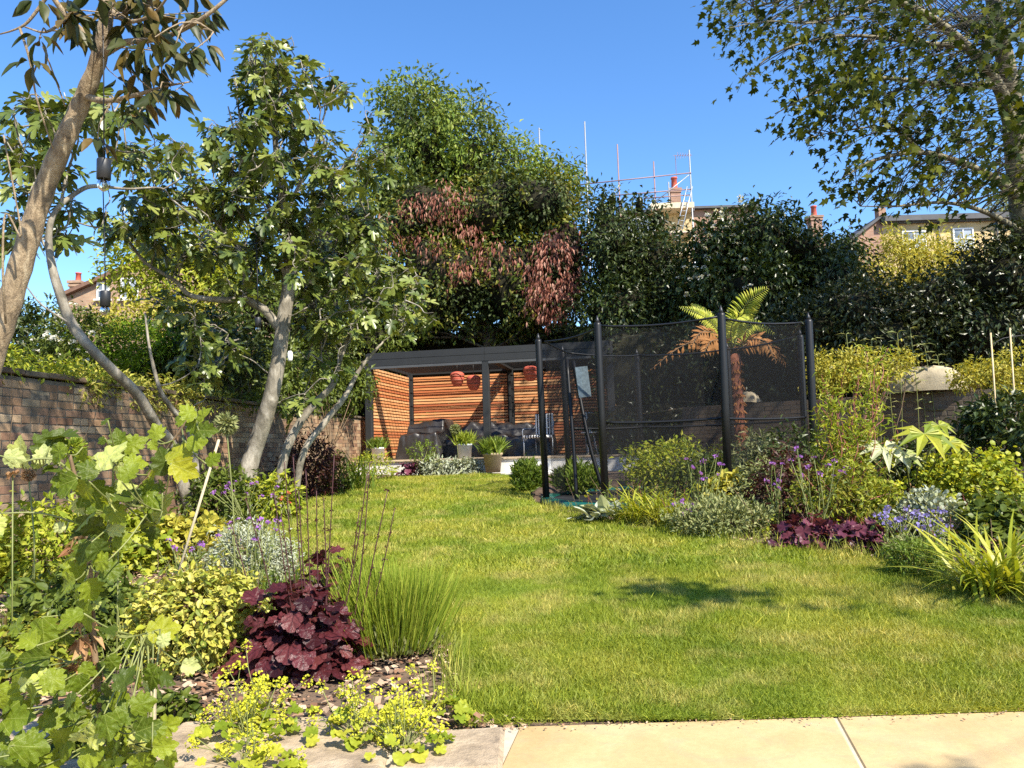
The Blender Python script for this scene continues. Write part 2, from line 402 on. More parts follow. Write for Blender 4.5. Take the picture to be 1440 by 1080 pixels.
def slabmat(name, c1, c2, c3, rough, sc, bst):
    m, n, b, out = mat0(name)
    c = ramp(n, noise(n, sc, 6, .6, None, .8), [(.3, c1), (.5, c2), (.72, c3)])
    c = mixc(n, .35, c, ramp(n, noise(n, 45, 5, .7), [(.3, (.72, .68, .62)), (.6, (1, 1, 1))]), 'MULTIPLY')
    c = mixc(n, ramp(n, noise(n, 5.5, 6, .7, None, 1.5), [(.48, (0, 0, 0)), (.74, (.5, .5, .5))]), c, (.33, .25, .15))
    c = mixc(n, ramp(n, noise(n, 190, 3, .7), [(.66, (0, 0, 0)), (.72, (.5, .5, .5))]), c, (.22, .16, .10))
    n.links.new(c, b.inputs['Base Color']); b.inputs['Roughness'].default_value = rough
    bump(n, b, noise(n, sc*5, 8, .65), bst, .012); return m
MT['slab'] = slabmat('sawn_sandstone', (.40, .275, .12), (.48, .345, .16), (.54, .41, .215), .75, 2.2, .25)
MT['rough'] = slabmat('weathered_sandstone', (.20, .15, .10), (.38, .29, .19), (.50, .41, .28), .9, 7, 1.0)
def lawnmat(name, blades):
    m, n, b, out = mat0(name)
    big = noise(n, .9, 3, .55); med = noise(n, 3.1, 3, .6)
    c = ramp(n, big, [(.34, (.13, .19, .014)), (.5, (.205, .25, .021)), (.66, (.30, .305, .042))])
    c = mixc(n, ramp(n, med, [(.48, (0, 0, 0)), (.66, (.75, .75, .75))]), c, (.38, .35, .10) if blades else (.20, .17, .05))
    if blades:
        c = mixc(n, .6, c, ramp(n, rnd(n), [(0, (.55, .62, .5)), (.5, (1, 1, 1)), (.85, (1.35, 1.3, 1.2)), (.93, (2.4, 1.9, 2.2))]), 'MULTIPLY')
    n.links.new(c, b.inputs['Base Color']); b.inputs['Roughness'].default_value = .6 if blades else .95
    b.inputs['Specular IOR Level'].default_value = .3
    if blades:
        t = N_(n, 'ShaderNodeBsdfTranslucent'); n.links.new(mixc(n, 1.0, c, (1.5, 1.4, .5), 'MULTIPLY'), t.inputs[0])
        mx = N_(n, 'ShaderNodeMixShader'); mx.inputs[0].default_value = .3
        n.links.new(b.outputs[0], mx.inputs[1]); n.links.new(t.outputs[0], mx.inputs[2]); n.links.new(mx.outputs[0], out.inputs[0])
    else: bump(n, b, noise(n, 50, 4), .8, .02)
    return m
MT['lawn'] = lawnmat('lawn_ground', False); MT['grass'] = lawnmat('grass_blade', True)
MT['chip'] = L_('bark_chip', [(.14, .07, .04), (.30, .17, .10), (.46, .31, .20), (.60, .45, .31), (.10, .055, .035)], .8, 0, .3)

# ------------------------------------------------------------------ leaf templates: x across, y along (0..1), z up
def T_(V, F3): return (np.asarray(V, float), np.asarray(F3, int))
def tmpl_simple(w=.42, fold=.10, droop=.12):
    return T_([(0, 0, 0), (-w/2, .45, fold), (0, .45, 0), (w/2, .45, fold), (0, 1, -droop)], [(0, 2, 1), (0, 3, 2), (1, 2, 4), (2, 3, 4)])
def tmpl_tri2(w=.45): return T_([(0, 0, 0), (-w/2, .5, .06), (w/2, .5, .06), (0, 1, -.08)], [(0, 2, 1), (1, 2, 3)])
def tmpl_blade(w=.06, n=4, arch=.5):
    V = []; F3 = []
    for i in range(n+1):
        t = i/n; y = math.sin(t*arch*1.6)/(arch*1.6) if arch else t; z = -(1-math.cos(t*arch*1.6))/(arch*1.6) if arch else 0
        ww = w*(1-t**2.2)*.5+.0008
        V += [(-ww, y, z), (ww, y, z)]
        if i: a = 2*i-2; F3 += [(a, a+1, a+3), (a, a+3, a+2)]
    return T_(V, F3)
def tmpl_outline(pts, cup=.12, droop=.1, center=(0, .42), rings=1, ruf=.05):
    pts = np.asarray(pts, float); n = len(pts)
    V = [(center[0], center[1], 0)]; F3 = []
    def z(x, y):
        rr = math.hypot(x, y-center[1]); return cup*abs(x)-droop*y*y+ruf*rr*math.sin(7*math.atan2(x, y-center[1])+1)
    if rings == 2:
        for p in pts: q = (np.array(center)*.5+p*.5); V.append((*q, z(*q)))
        for p in pts: V.append((*p, z(*p)))
        for i in range(n):
            j = (i+1) % n
            F3 += [(0, 1+i, 1+j), (1+i, 1+n+i, 1+n+j), (1+i, 1+n+j, 1+j)]
    else:
        for p in pts: V.append((*p, z(*p)))
        for i in range(n): F3.append((0, 1+i, 1+(i+1) % n))
    V[0] = (center[0], center[1], z(*center))
    return T_(V, F3)
def mirror(h): return [(x, y) for x, y in h]+[(-x, y) for x, y in h[::-1] if abs(x) > 1e-6]
FIG = mirror([(0, 0), (.14, -.03), (.30, .05), (.38, .17), (.34, .27), (.22, .29), (.13, .30), (.24, .42), (.35, .58), (.36, .70), (.28, .74), (.18, .64), (.09, .50), (.13, .70), (.13, .88), (.07, .98), (0, 1)])
PLANE = mirror([(0, 0), (.22, .05), (.42, .16), (.24, .30), (.52, .55), (.20, .56), (0, 1)])
OAK = mirror([(0, .02), (.14, 0), (.24, .03), (.30, .08), (.36, .10), (.38, .18), (.30, .27), (.38, .29), (.41, .36), (.47, .38), (.48, .46), (.52, .53), (.43, .54), (.33, .57), (.36, .64), (.40, .68), (.37, .75), (.31, .79), (.22, .74), (.20, .83), (.14, .87), (.09, .96), (0, 1.02)])
HEU = mirror([(0, .10), (.10, -.02), (.26, .0), (.42, .12), (.40, .24), (.54, .34), (.54, .50), (.42, .56), (.48, .72), (.36, .82), (.24, .80), (.18, .92), (0, 1)])
OVAL = mirror([(0, 0), (.2, .12), (.3, .38), (.25, .68), (.1, .92), (0, 1)])
TP = dict(simple=tmpl_simple(), narrow=tmpl_simple(.26, .05, .25), lance=tmpl_outline(mirror([(0, 0), (.07, .10), (.15, .28), (.18, .45), (.14, .68), (.06, .88), (0, 1.02)]), .5, .28, (0, .45), 1, .04), tri=tmpl_tri2(), trin=tmpl_tri2(.26), blade=tmpl_blade(), bladew=tmpl_blade(.07, 5, .8), bladen=tmpl_blade(.035, 3, .35), bladef=tmpl_blade(.038, 5, .65),
          fig=tmpl_outline(FIG, .22, .34, (0, .34), 1, .05), plane=tmpl_outline(PLANE, .15, .2), oak=tmpl_outline(OAK, .34, .30, (0, .4), 2, .06), oakb=tmpl_outline(OAK, .12, .55, (0, .42), 2, .10), oakc=tmpl_outline([(x*1.08+.05*y*y, y) for x, y in OAK], -.22, .12, (.02, .42), 2, .08), heu=tmpl_outline(HEU, .20, .30, (0, .38), 2, .12),
          heus=tmpl_outline(HEU, .25, .2, (0, .42), 1, .2), oval=tmpl_outline(OVAL, .3, .25), round=tmpl_outline([(math.sin(a)*.45, .45-math.cos(a)*.45) for a in np.arange(7)/7*6.283], .2, .1))
def rotm(D, Nn):
    D = nrm(D); X = nrm(np.cross(D, Nn)); Z = np.cross(X, D)
    return np.stack([X, D, Z], -1)
def leaf_arrays(t, P, D, Nn, S):
    V0, F0 = t; S = np.broadcast_to(np.asarray(S, float), (len(P),))
    Mx = rotm(D, Nn)*S[:, None, None]
    V = np.einsum('nij,kj->nki', Mx, V0)+P[:, None, :]
    Fa = F0[None]+(np.arange(len(P))*len(V0))[:, None, None]
    return V.reshape(-1, 3), Fa.reshape(-1, 3)
def leaf_obj(name, t, P, D, Nn, S, mat, parent, kind='stuff'):
    V, Fa = leaf_arrays(t, P, D, Nn, S)
    uv = np.tile(t[0][:, :2], (len(P), 1))
    o = bpy.data.objects.new(name, new_mesh(name, V-wloc(parent), Fa, [], mat, uv, len(t[0]) > 12)); COL.objects.link(o); o.parent = parent
    if kind: o['kind'] = kind
    return o
_lm = {}
def leaf_parts(name, tk, P, D, Nn, S, mat, parent, limit=300, rest='foliage'):
    """the nearest leaves in view as parts of their own, the rest in one part"""
    t = TP[tk]; x, y, z = proj(P); S = np.broadcast_to(np.asarray(S, float), (len(P),))
    infr = (z > 0) & (x > -10) & (x < 1450) & (y > -10) & (y < 1090)
    order = np.argsort(np.where(infr, -S/np.maximum(z, .1), 1e3+z))
    a, b = order[:limit], order[limit:]
    k = (tk, mat.name)
    if k not in _lm: _lm[k] = new_mesh(name, t[0], t[1], [], mat, t[0][:, :2], len(t[0]) > 12)
    Mx = rotm(D, Nn); o3 = wloc(parent)
    for i in a:
        o = bpy.data.objects.new(name, _lm[k]); COL.objects.link(o); o.parent = parent
        m = np.eye(4); m[:3, :3] = Mx[i]*S[i]; m[:3, 3] = P[i]-o3
        o.matrix_basis = Matrix(m.tolist())
    if len(b): leaf_obj(rest, t, P[b], D[b], Nn[b], S[b], mat, parent)

# low-frequency lumps for crowns
_K = RG.normal(size=(6, 3)); _PH = RG.uniform(0, 6.28, 6)
def lump(P, f=1.0): return sum(np.sin((P*f) @ nrm(_K[i])*(1.3+.5*i)+_PH[i]) for i in range(6))/3.2
def rs(n): return nrm(RG.normal(size=(n, 3)))
def ell(cx, cy, rx, ry, d, rd=None):   # an ellipsoid seen at (cx,cy) with pixel radii, its centre d metres off
    c = W(cx, cy, d); return (c, np.array([rx*d/F, rd if rd else (rx+ry)/2*d/F, ry*d/F]))
def crown_points(ells, n, shell=.55, lumpf=1.2, gap=.25, clump=.22, per=8):
    """clump centres in a union of ellipsoids -> leaf points, outward directions, clump centres"""
    wts = np.array([(e[1][0]*e[1][2]+e[1][0]*e[1][1]) for e in ells]); wts = wts/wts.sum()
    nc = max(1, n//per); out = []; o2 = []
    tries = 0
    while sum(map(len, out)) < nc and tries < 20:
        tries += 1
        k = RG.choice(len(ells), nc, p=wts)
        c = np.array([ells[i][0] for i in k]); r = np.array([ells[i][1] for i in k])
        d = rs(nc); q = RG.uniform(shell**3, 1, nc)**(1/3)
        q = q*(1+.16*lump(c+d*r, lumpf*1.6))
        p = c+d*r*q[:, None]
        keep = lump(p, lumpf)+RG.normal(size=nc)*.3 > -1+gap*2-.35
        out.append(p[keep]); o2.append(nrm(d/r)[keep])
    Cc = np.concatenate(out)[:nc]; O = np.concatenate(o2)[:nc]
    idx = np.repeat(np.arange(len(Cc)), per)
    P = Cc[idx]+RG.normal(size=(len(idx), 3))*clump*.5
    return P, O[idx], Cc, idx
def orient(O, droop=.2, rand=.6, up=.5):
    n = len(O)
    D = nrm(O*.7+rs(n)*.8*rand/.6-np.array([0, 0, droop*1.6]))
    Nn = nrm(O*.5+rs(n)*rand+np.array([0, 0, up]))
    return D, Nn
def stems_to(root, name, Cc, base, r0, mat, k=14, sag=.1, seg=4):
    mb = MB(); sel = RG.choice(len(Cc), min(k, len(Cc)), replace=False)
    for i in sel:
        a = np.asarray(base)+RG.normal(size=3)*[.06, .06, 0]*np.linalg.norm(Cc[i]-base)
        b = Cc[i]; m = (a+b)/2+RG.normal(size=3)*.06*np.linalg.norm(b-a)+[0, 0, sag*np.linalg.norm(b-a)]
        mb.tube(smoothpath([a, m, b], 3), np.linspace(r0, r0*.35, 7), seg, False)
    return mb.build(name, mat, root)
def bush(name, label, cat, ells, n, tk, size, mat, group=None, droop=.2, rand=.6, up=.5, shell=.5, gap=.2, clump=None, per=8,
         stem='brownstem', stems=12, sr=.012, parts=False, limit=300, base=None, lumpf=None, extra=None, szvar=.3, cf=0):
    R_ = max(e[1].max() for e in ells)
    c0 = np.mean([e[0] for e in ells], 0); gy = c0[1]
    b = np.array([c0[0], gy, float(G(gy))]) if base is None else np.asarray(base, float)
    root = thing(name, label, cat, b, group)
    P, O, Cc, idx = crown_points(ells, n, shell, lumpf or 2.2/R_, gap, clump or R_*.22, per)
    P[:, 2] = np.maximum(P[:, 2], G(P[:, 1])+.01)
    D, Nn = orient(O, droop, rand, up)
    S = size*RG.uniform(1-szvar, 1+szvar, len(P))
    if parts: leaf_parts('leaf', tk, P, D, Nn, S, MT[mat], root, limit)
    else: leaf_obj('foliage', TP[tk], P, D, Nn, S, MT[mat], root)
    if stems: stems_to(root, 'stem', Cc, b, sr, MT[stem], stems)
    if cf: core(root, ells, cf)
    if extra: extra(root, P, O, Cc)
    return root, P, O, Cc
def flowers(root, pts, mat, size, name='flower', k=9, up=True):
    """each head: a little cluster of petals sharing one mesh"""
    key = ('fl', mat, k)
    if key not in _lm:
        P = rs(k)*.35; P[:, 2] = np.abs(P[:, 2])*.7
        V, Fa = leaf_arrays(TP['round'], P, nrm(P+rs(k)*.3), nrm(rs(k)+[0, 0, 1.2]), .45)
        _lm[key] = new_mesh(name, V, Fa, [], MT[mat])
    o3 = wloc(root)
    for p in pts:
        o = bpy.data.objects.new(name, _lm[key]); COL.objects.link(o); o.parent = root
        o.location = np.asarray(p)-o3; o.rotation_euler = (random.uniform(-.5, .5), random.uniform(-.5, .5), random.uniform(0, 6))
        s = size*random.uniform(.75, 1.3); o.scale = (s, s, s)

MT['inner'] = plain('dark_core', (.035, .032, .018), .95, 0, .3, 12, bmp=1, col2=(.012, .012, .007), spec=.1)
def core(root, ells, f=.62, nm='dark_core'):  # solid dark lumps stand in for shaded insides and close sky gaps
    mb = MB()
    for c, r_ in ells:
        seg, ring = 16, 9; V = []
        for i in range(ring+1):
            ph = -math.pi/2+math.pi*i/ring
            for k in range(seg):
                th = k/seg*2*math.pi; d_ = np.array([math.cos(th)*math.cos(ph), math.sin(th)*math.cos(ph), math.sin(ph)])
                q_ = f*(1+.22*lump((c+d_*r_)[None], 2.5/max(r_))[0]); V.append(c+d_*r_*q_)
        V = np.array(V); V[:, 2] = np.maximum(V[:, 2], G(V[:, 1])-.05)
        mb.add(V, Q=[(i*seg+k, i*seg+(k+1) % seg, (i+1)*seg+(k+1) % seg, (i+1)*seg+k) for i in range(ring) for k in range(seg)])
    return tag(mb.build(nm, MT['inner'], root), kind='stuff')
# ================================================================== THE SETTING
# ground sheet
xs = np.concatenate([np.linspace(-400, -12, 6), np.linspace(-10, 12, 111), np.linspace(15, 400, 6)])
ys = np.concatenate([np.linspace(-60, 0, 3), [2.57, 2.61], np.linspace(2.8, 18, 77), np.linspace(22, 900, 8)])
gx, gy = np.meshgrid(xs, ys); gz = G(gy)-.012
pit = np.clip((2.35-np.hypot(gx-2.30, gy-10.5))/.35, 0, 1); gz = gz*(1-pit)+np.minimum(gz, .11)*pit
V = np.stack([gx, gy, gz], -1).reshape(-1, 3); nx = len(xs)
Q = [(j*nx+i, j*nx+i+1, (j+1)*nx+i+1, (j+1)*nx+i) for j in range(len(ys)-1) for i in range(nx-1)]
mb = MB(); mb.add(V, Q=Q); tag(mb.build('ground', MT['soil']), kind='structure')

# lawn
LPX = [(645, 1012), (1040, 1012), (1700, 1030), (1640, 885), (1445, 843), (1380, 815), (1290, 795), (1180, 778), (1040, 763), (930, 746), (850, 734), (790, 722), (752, 706), (742, 690),
       (738, 669), (690, 667), (545, 671), (500, 684), (440, 700), (400, 715), (330, 728), (300, 745), (350, 775), (470, 830), (560, 862), (618, 895), (640, 930), (636, 970)]
LP = np.array([GP(*p)[:2] for p in LPX]); LP[LP[:, 1] < 2.612, 1] = 2.612
def inpoly(X, Y, poly):
    ins = np.zeros(X.shape, bool); n = len(poly)
    for i in range(n):
        x1, y1 = poly[i]; x2, y2 = poly[(i+1) % n]
        c = ((y1 > Y) != (y2 > Y)) & (X < (x2-x1)*(Y-y1)/(y2-y1+1e-12)+x1); ins ^= c
    return ins
import bmesh
bm = bmesh.new(); vsx = [bm.verts.new((x, y, float(G(y)))) for x, y in LP]; f = bm.faces.new(vsx)
bmesh.ops.triangulate(bm, faces=[f]); me = bpy.data.meshes.new('lawn'); bm.normal_update(); bm.to_mesh(me); bm.free()
me.materials.append(MT['lawn']); o = bpy.data.objects.new('lawn', me); COL.objects.link(o); tag(o, kind='structure')
def grass_zone(y0, y1, dens, h, wd, segs):
    x0, x1 = LP[:, 0].min(), min(LP[:, 0].max(), 8)
    n = int((x1-x0)*(y1-y0)*dens); X = RG.uniform(x0, x1, n); Y = RG.uniform(y0, y1, n)
    P = np.stack([X, Y, G(Y)], 1); px, py, pz = proj(P)
    k = inpoly(X+RG.normal(size=n)*.02, Y+RG.normal(size=n)*.02, LP) & (px > -60) & (px < 1500)
    P = P[k]; n = len(P)
    lp = lump(P, 1.3)+.6*lump(P, 4.1)
    hh = h*RG.uniform(.5, 1.3, n)*(1+.25*lp)*np.where(RG.random(n) < .012, 1.7, 1)
    edge = np.minimum(1, np.maximum(0, (P[:, 1]-2.62)/.12)); hh *= .8+.2*edge
    lean = RG.normal(size=(n, 3))*.62; lean[:, 2] = .9
    lean[:, 0] += .18*lump(P+7, 3.0); lean[:, 1] += .18*lump(P-9, 3.3)-.6*(1-edge)
    D = nrm(lean); Nn = nrm(np.stack([RG.normal(size=n), RG.normal(size=n), .3*np.ones(n)], 1))
    return leaf_arrays(segs, P, D, Nn, hh)
b3 = T_([(-.036, 0, 0), (.036, 0, 0), (-.028, .5, .05), (.028, .5, .05), (0, 1, -.16)], [(0, 1, 3), (0, 3, 2), (2, 3, 4)])
b1 = T_([(-.055, 0, 0), (.055, 0, 0), (0, 1, .1)], [(0, 1, 2)]); b1w = T_([(-.11, 0, 0), (.11, 0, 0), (0, 1, .1)], [(0, 1, 2)])
mb = MB()
nf = 4200; X = RG.uniform(LP[0, 0], 2.6, nf); P = np.column_stack([X, 2.622+np.abs(RG.normal(size=nf))*.012, np.full(nf, .001)]); P = P[lump(P, 5)+RG.normal(size=nf)*.6 > -.2]
V, Fa = leaf_arrays(b3, P, nrm(np.column_stack([RG.normal(size=len(P))*.7, -np.abs(RG.normal(size=len(P)))*.9, .35+np.abs(RG.normal(size=len(P)))*.4])), nrm(rs(len(P))+[0, 0, .8]), RG.uniform(.015, .05, len(P))); mb.add(V, Fa)
for a in ((2.6, 3.7, 36000, .034, 0, b3), (3.7, 5.2, 20000, .036, 0, b1), (5.2, 8.5, 7500, .040, 0, b1w), (8.5, 17.5, 2300, .05, 0, b1w)):
    V, Fa = grass_zone(*a); mb.add(V, Fa)
# longer unmown blades along the bed edges
EV = []
for i in range(len(LP)):
    if i in (0, 1, 2): continue
    a, b = LP[i], LP[(i+1) % len(LP)]
    m = int(np.linalg.norm(b-a)*320); t = RG.uniform(0, 1, m)[:, None]; EV.append(a+(b-a)*t+RG.normal(size=(m, 2))*.05)
EV = np.concatenate(EV); EV = EV[(EV[:, 1] > 2.64) & (EV[:, 1] < 9)]
P = np.column_stack([EV, G(EV[:, 1])]); D = nrm(np.column_stack([RG.normal(size=(len(P), 2))*.3, np.ones(len(P))]))
V, Fa = leaf_arrays(TP['bladen'], P, D, rs(len(P)), RG.uniform(.07, .15, len(P))); mb.add(V, Fa)
tag(mb.build('grass', MT['grass']), 'mown green lawn grass with dry straw patches, running from terrace to pergola', 'grass', kind='stuff')

# terrace: sawn slabs right, weathered stones left
def quad_slab(pts, z0, z1, name, mat, parent, jit=0.0, bev=.006):
    pts = np.array([p[:2] for p in pts], float); c = pts.mean(0)
    inn = c+(pts-c)*(1-bev/np.linalg.norm(pts-c, axis=1).mean()*1.6)
    n = len(pts); V = []
    for p in pts: V.append((*p, z0))
    for p in pts: V.append((*p, z1-bev))
    for p in inn: V.append((*p, z1+random.uniform(-jit, jit)))
    V.append((*c, z1+random.uniform(-jit, jit)))
    T = []; Qd = []
    for i in range(n):
        j = (i+1) % n; Qd += [(i, j, n+j, n+i), (n+i, n+j, 2*n+j, 2*n+i)]; T.append((2*n+i, 2*n+j, 3*n))
    return MB().add(V, T, Qd).build(name, mat, parent)
def T0(px, py): r = ray(px, py); t = -EYE/r[2]; return np.array([r[0]*t, r[1]*t])   # on the terrace plane z = 0
ter = bpy.data.objects.new('terrace', new_mesh('terrace', [(-6, -3, -.005), (8, -3, -.005), (8, 2.613, -.005), (-6, 2.613, -.005)], [], [(0, 1, 2, 3)], plain('pale_pointing', (.52, .45, .33), .95, 0, .15, 20))); COL.objects.link(ter); tag(ter, kind='structure')
ja, jb = T0(737, 1004), T0(701, 1080); dj = (jb-ja)/np.linalg.norm(jb-ja)
ka, kb = T0(1178, 1014), T0(1214, 1080); dk = (kb-ka)/np.linalg.norm(kb-ka)
def lineY(p, d, y): return np.array([p[0]+d[0]/d[1]*(y-p[1]), y])
TOP = 2.6185; gapx = np.array([.0035, 0])
yrow = [TOP, 1.50, .60, -.3]
vert = [lambda y: lineY(ja, dj, y), lambda y: lineY(ka, dk, y), lambda y: lineY(ka, dk, y)+np.array([.92, 0]), lambda y: lineY(ka, dk, y)+np.array([1.84, 0])]
for r_ in range(3):
    for c_ in range(3):
        y1, y0 = yrow[r_]-.006, yrow[r_+1]+.006
        quad_slab([vert[c_](y0)+gapx, vert[c_+1](y0)-gapx, vert[c_+1](y1)-gapx, vert[c_](y1)+gapx], -.04, 0, 'slab', MT['slab'], ter)
# weathered stones
sx = [(-3.0, -2.05), (-2.04, -1.22), (-1.205, -.42), (-.405, .0)]
rows = [(2.74, 2.26), (2.25, 1.66), (1.65, .9)]
for ri, (y1, y0) in enumerate(rows):
    off = .22*(ri % 2)
    for ci, (a, b) in enumerate(sx):
        a_, b_ = a-off*(ci > 0), b-off*(ci < 3)
        if ci == 3: b_ = lineY(ja, dj, (y0+y1)/2)[0]-.02
        if ri == 0: y1 = 2.80 if ci < 2 else (2.73 if ci == 2 else 2.585)
        pts = [(a_, y0), ((a_+b_)/2, y0-.006), (b_, y0), (b_+random.uniform(-.01, .01), (y0+y1)/2), (b_, y1), ((a_+b_)/2, y1+.008), (a_, y1), (a_, (y0+y1)/2)]
        pts = [(x+random.uniform(-.008, .008), y+random.uniform(-.006, .006)) for x, y in pts]
        quad_slab(pts, -.05, .012, 'stone', MT['rough'], ter, .006, .010)


# bark mulch in the near left bed and along the right bed
n = 7500
X = RG.uniform(-3.4, .0, n); Y = 2.55+RG.uniform(0, 1, n)**1.5*3.2
k = ~inpoly(X, Y, LP) & (Y > np.where(X < -1.2, 2.80, np.where(X < -.42, 2.74, 2.59))+RG.normal(size=n)*.012); X, Y = X[k], Y[k]
X2 = RG.uniform(1.2, 6, 5000); Y2 = RG.uniform(3.6, 8, 5000); k = ~inpoly(X2, Y2, LP) & ~inpoly(X2, Y2-.7, LP*1.0) | False
k = (~inpoly(X2, Y2, LP)) & inpoly(X2, Y2-.5, LP); X2, Y2 = X2[k], Y2[k]
X = np.concatenate([X, X2]); Y = np.concatenate([Y, Y2]); n = len(X)
P = np.stack([X, Y, np.where(Y < 2.6, -.01, G(Y))+RG.uniform(.0, .022, n)], 1)
n4 = 420; X4 = RG.uniform(-2.4, 2.5, n4); Y4 = np.where(X4 < -.3, RG.uniform(1.9, 2.8, n4), 2.605-np.abs(RG.normal(size=n4))*.035)
X = np.concatenate([X, X4]); Y = np.concatenate([Y, Y4]); n = len(X); P = np.vstack([P, np.column_stack([X4, Y4, np.full(n4, .008)])])
ct = T_([(-.3, 0, 0), (.25, .05, .05), (.35, .8, .02), (-.2, 1, .06), (-.28, .1, -.12), (.3, .9, -.12)], [(0, 1, 2), (0, 2, 3), (0, 4, 1), (2, 1, 5), (3, 2, 5)])
D = nrm(np.column_stack([RG.normal(size=(n, 2)), RG.normal(size=n)*.25])); Nn = nrm(np.column_stack([RG.normal(size=(n, 2))*.4, np.ones(n)]))
V, Fa = leaf_arrays(ct, P, D, Nn, np.concatenate([RG.uniform(.012, .045, n-420), RG.uniform(.004, .013, 420)]))
tag(MB().add(V, Fa).build('bark_mulch', MT['chip']), 'bark chip mulch on the bed soil beside the paving', 'mulch', kind='stuff')

# ================================================================== BRICK WALLS
def brick_wall(name, label, cat, a, b, z0, z1, near_rule, thick=.21, limit=300, mat='brick', cope=True, noise_=.0022):
    a = np.array(a, float); b = np.array(b, float); L = np.linalg.norm(b-a); u = (b-a)/L; nrm_ = np.array([u[1], -u[0]])
    root = thing(name, label, cat, (*((a+b)/2), z0))
    ux = np.array([*u, 0]); uy = np.array([-u[1], u[0], 0])
    core = MB().box([*(a+b)/2, (z0+z1)/2-.01], (L, thick-.007, z1-z0-.02), ux, uy); core.build('mortar', MT['mortar'], root)
    rows = int((z1-z0)/.075); items = []
    for r_ in range(rows):
        z = z0+(r_+.5)*.075; s = -.12*(r_ % 2); header = r_ % 3 == 2
        while s < L:
            ln = .1025 if header and random.random() < .7 else .215
            e = min(s+ln, L); st = max(s, 0)
            if e-st > .03: items.append((st, e, z))
            s += ln+.010
    items.sort(key=lambda t: near_rule(*(a+u*(t[0]+t[1])/2), t[2]))
    rest = MB(); o3 = wloc(root)
    unit = {}
    for i, (s, e, z) in enumerate(items):
        c2 = a+u*(s+e)/2; off = random.uniform(-noise_, noise_); c = np.array([*(c2-uy[:2]*off), z+random.uniform(-.002, .002)])
        if i < limit:
            ln = round(e-s, 2); kk = (ln, random.randrange(4))
            if kk not in unit:
                m = MB().box((0, 0, 0), (ln, thick, .0655), bev=.004); V = m.V[0]; V += RG.normal(size=V.shape)*.0018
                unit[kk] = new_mesh('brick', V, m.T[0], m.Q[0], MT[mat])
            o = bpy.data.objects.new('brick', unit[kk]); COL.objects.link(o); o.parent = root
            o.location = c-o3; o.rotation_euler = (random.uniform(-.006, .006), random.uniform(-.008, .008), math.atan2(u[1], u[0])+random.uniform(-.005, .005))
        else: rest.box(c, (e-s+.002, thick, .067), ux, uy)
    if rest.n: tag(rest.build('brickwork', MT[mat], root), kind='stuff')
    if cope:
        s = 0; cm = MB()
        while s < L:
            c2 = a+u*(s+.15); cm.box([*c2, z1+.022+random.uniform(-.003, .003)], (.295, thick+.05, .05), ux, uy, bev=.008); s += .305
        tag(cm.build('coping', MT['darkbrick'], root), kind='stuff')
    return root
MT['darkbrick'] = brick_mat('dark_brick', [(.10, .07, .05), (.16, .11, .07), (.13, .10, .07), (.20, .14, .09)])
brick_wall('garden_wall', 'old weathered stock brick garden wall running along the left side behind the fig tree', 'brick wall',
           (-4.52, 4.3), (-3.50, 18.6), .0, 1.70, lambda x, y, z: (0 if (z > .55 and y > 5.9) else 50)+y+(.0 if z > .9 else 1.5))
brick_wall('retaining_wall', 'dark brick retaining wall behind the curly willow at the right bed', 'brick wall',
           (3.3, 14.2), (9.6, 9.4), .1, 1.62, lambda x, y, z: abs(x-7.0)+(0 if z > .7 else 3), mat='darkbrick', cope=False, limit=260)
# rounded coping mound on it
def stone_mound(c, ax, sz, label, nm='coping_stone'):
    seg, ring = 18, 9; V = []; ax = np.array(ax); ay = np.array([-ax[1], ax[0], 0])
    for i in range(ring+1):
        ph = i/ring*math.pi/2
        for k in range(seg):
            th = k/seg*2*math.pi; cc = abs(math.cos(th))**.75*np.sign(math.cos(th)); ss = abs(math.sin(th))**.75*np.sign(math.sin(th))
            p = np.array(c)+ax*sz[0]*cc*math.cos(ph)**.7+ay*sz[1]*ss*math.cos(ph)**.7+np.array([0, 0, sz[2]*math.sin(ph)])
            V.append(p+.02*np.array([math.sin(5*th+i), math.cos(4*th), .6*math.sin(3*th+2*i)]))
    Qd = [(i*seg+k, i*seg+(k+1) % seg, (i+1)*seg+(k+1) % seg, (i+1)*seg+k) for i in range(ring) for k in range(seg)]
    o = MB().add(V, Q=Qd).build(nm, MT['concrete'], None, True); tag(o, label, 'coping stone'); return o
uw = nrm(np.array([6.3, -4.8, 0]))
cw = lambda px: (lambda t: np.array([3.3, 14.2, 0])+np.array([6.3, -4.8, 0])*t)
def on_wall(px):                        # where the retaining wall crosses this pixel column
    best = min(np.linspace(0, 1, 200), key=lambda t: abs(proj(np.array([3.3+6.3*t, 14.2-4.8*t, 1.62]))[0]-px))
    return np.array([3.3+6.3*best, 14.2-4.8*best, 1.62])
stone_mound(on_wall(1302), uw, (.60, .26, .40), 'big rounded tan coping stone on the retaining wall, right of the golden shrub')
stone_mound(on_wall(1047), uw, (.30, .20, .20), 'smaller rounded stone on the wall seen through the netting right of the fern trunk')
stone_mound(on_wall(1345), uw, (.25, .17, .10), 'low flat coping stone on the retaining wall, next right of the big rounded one')

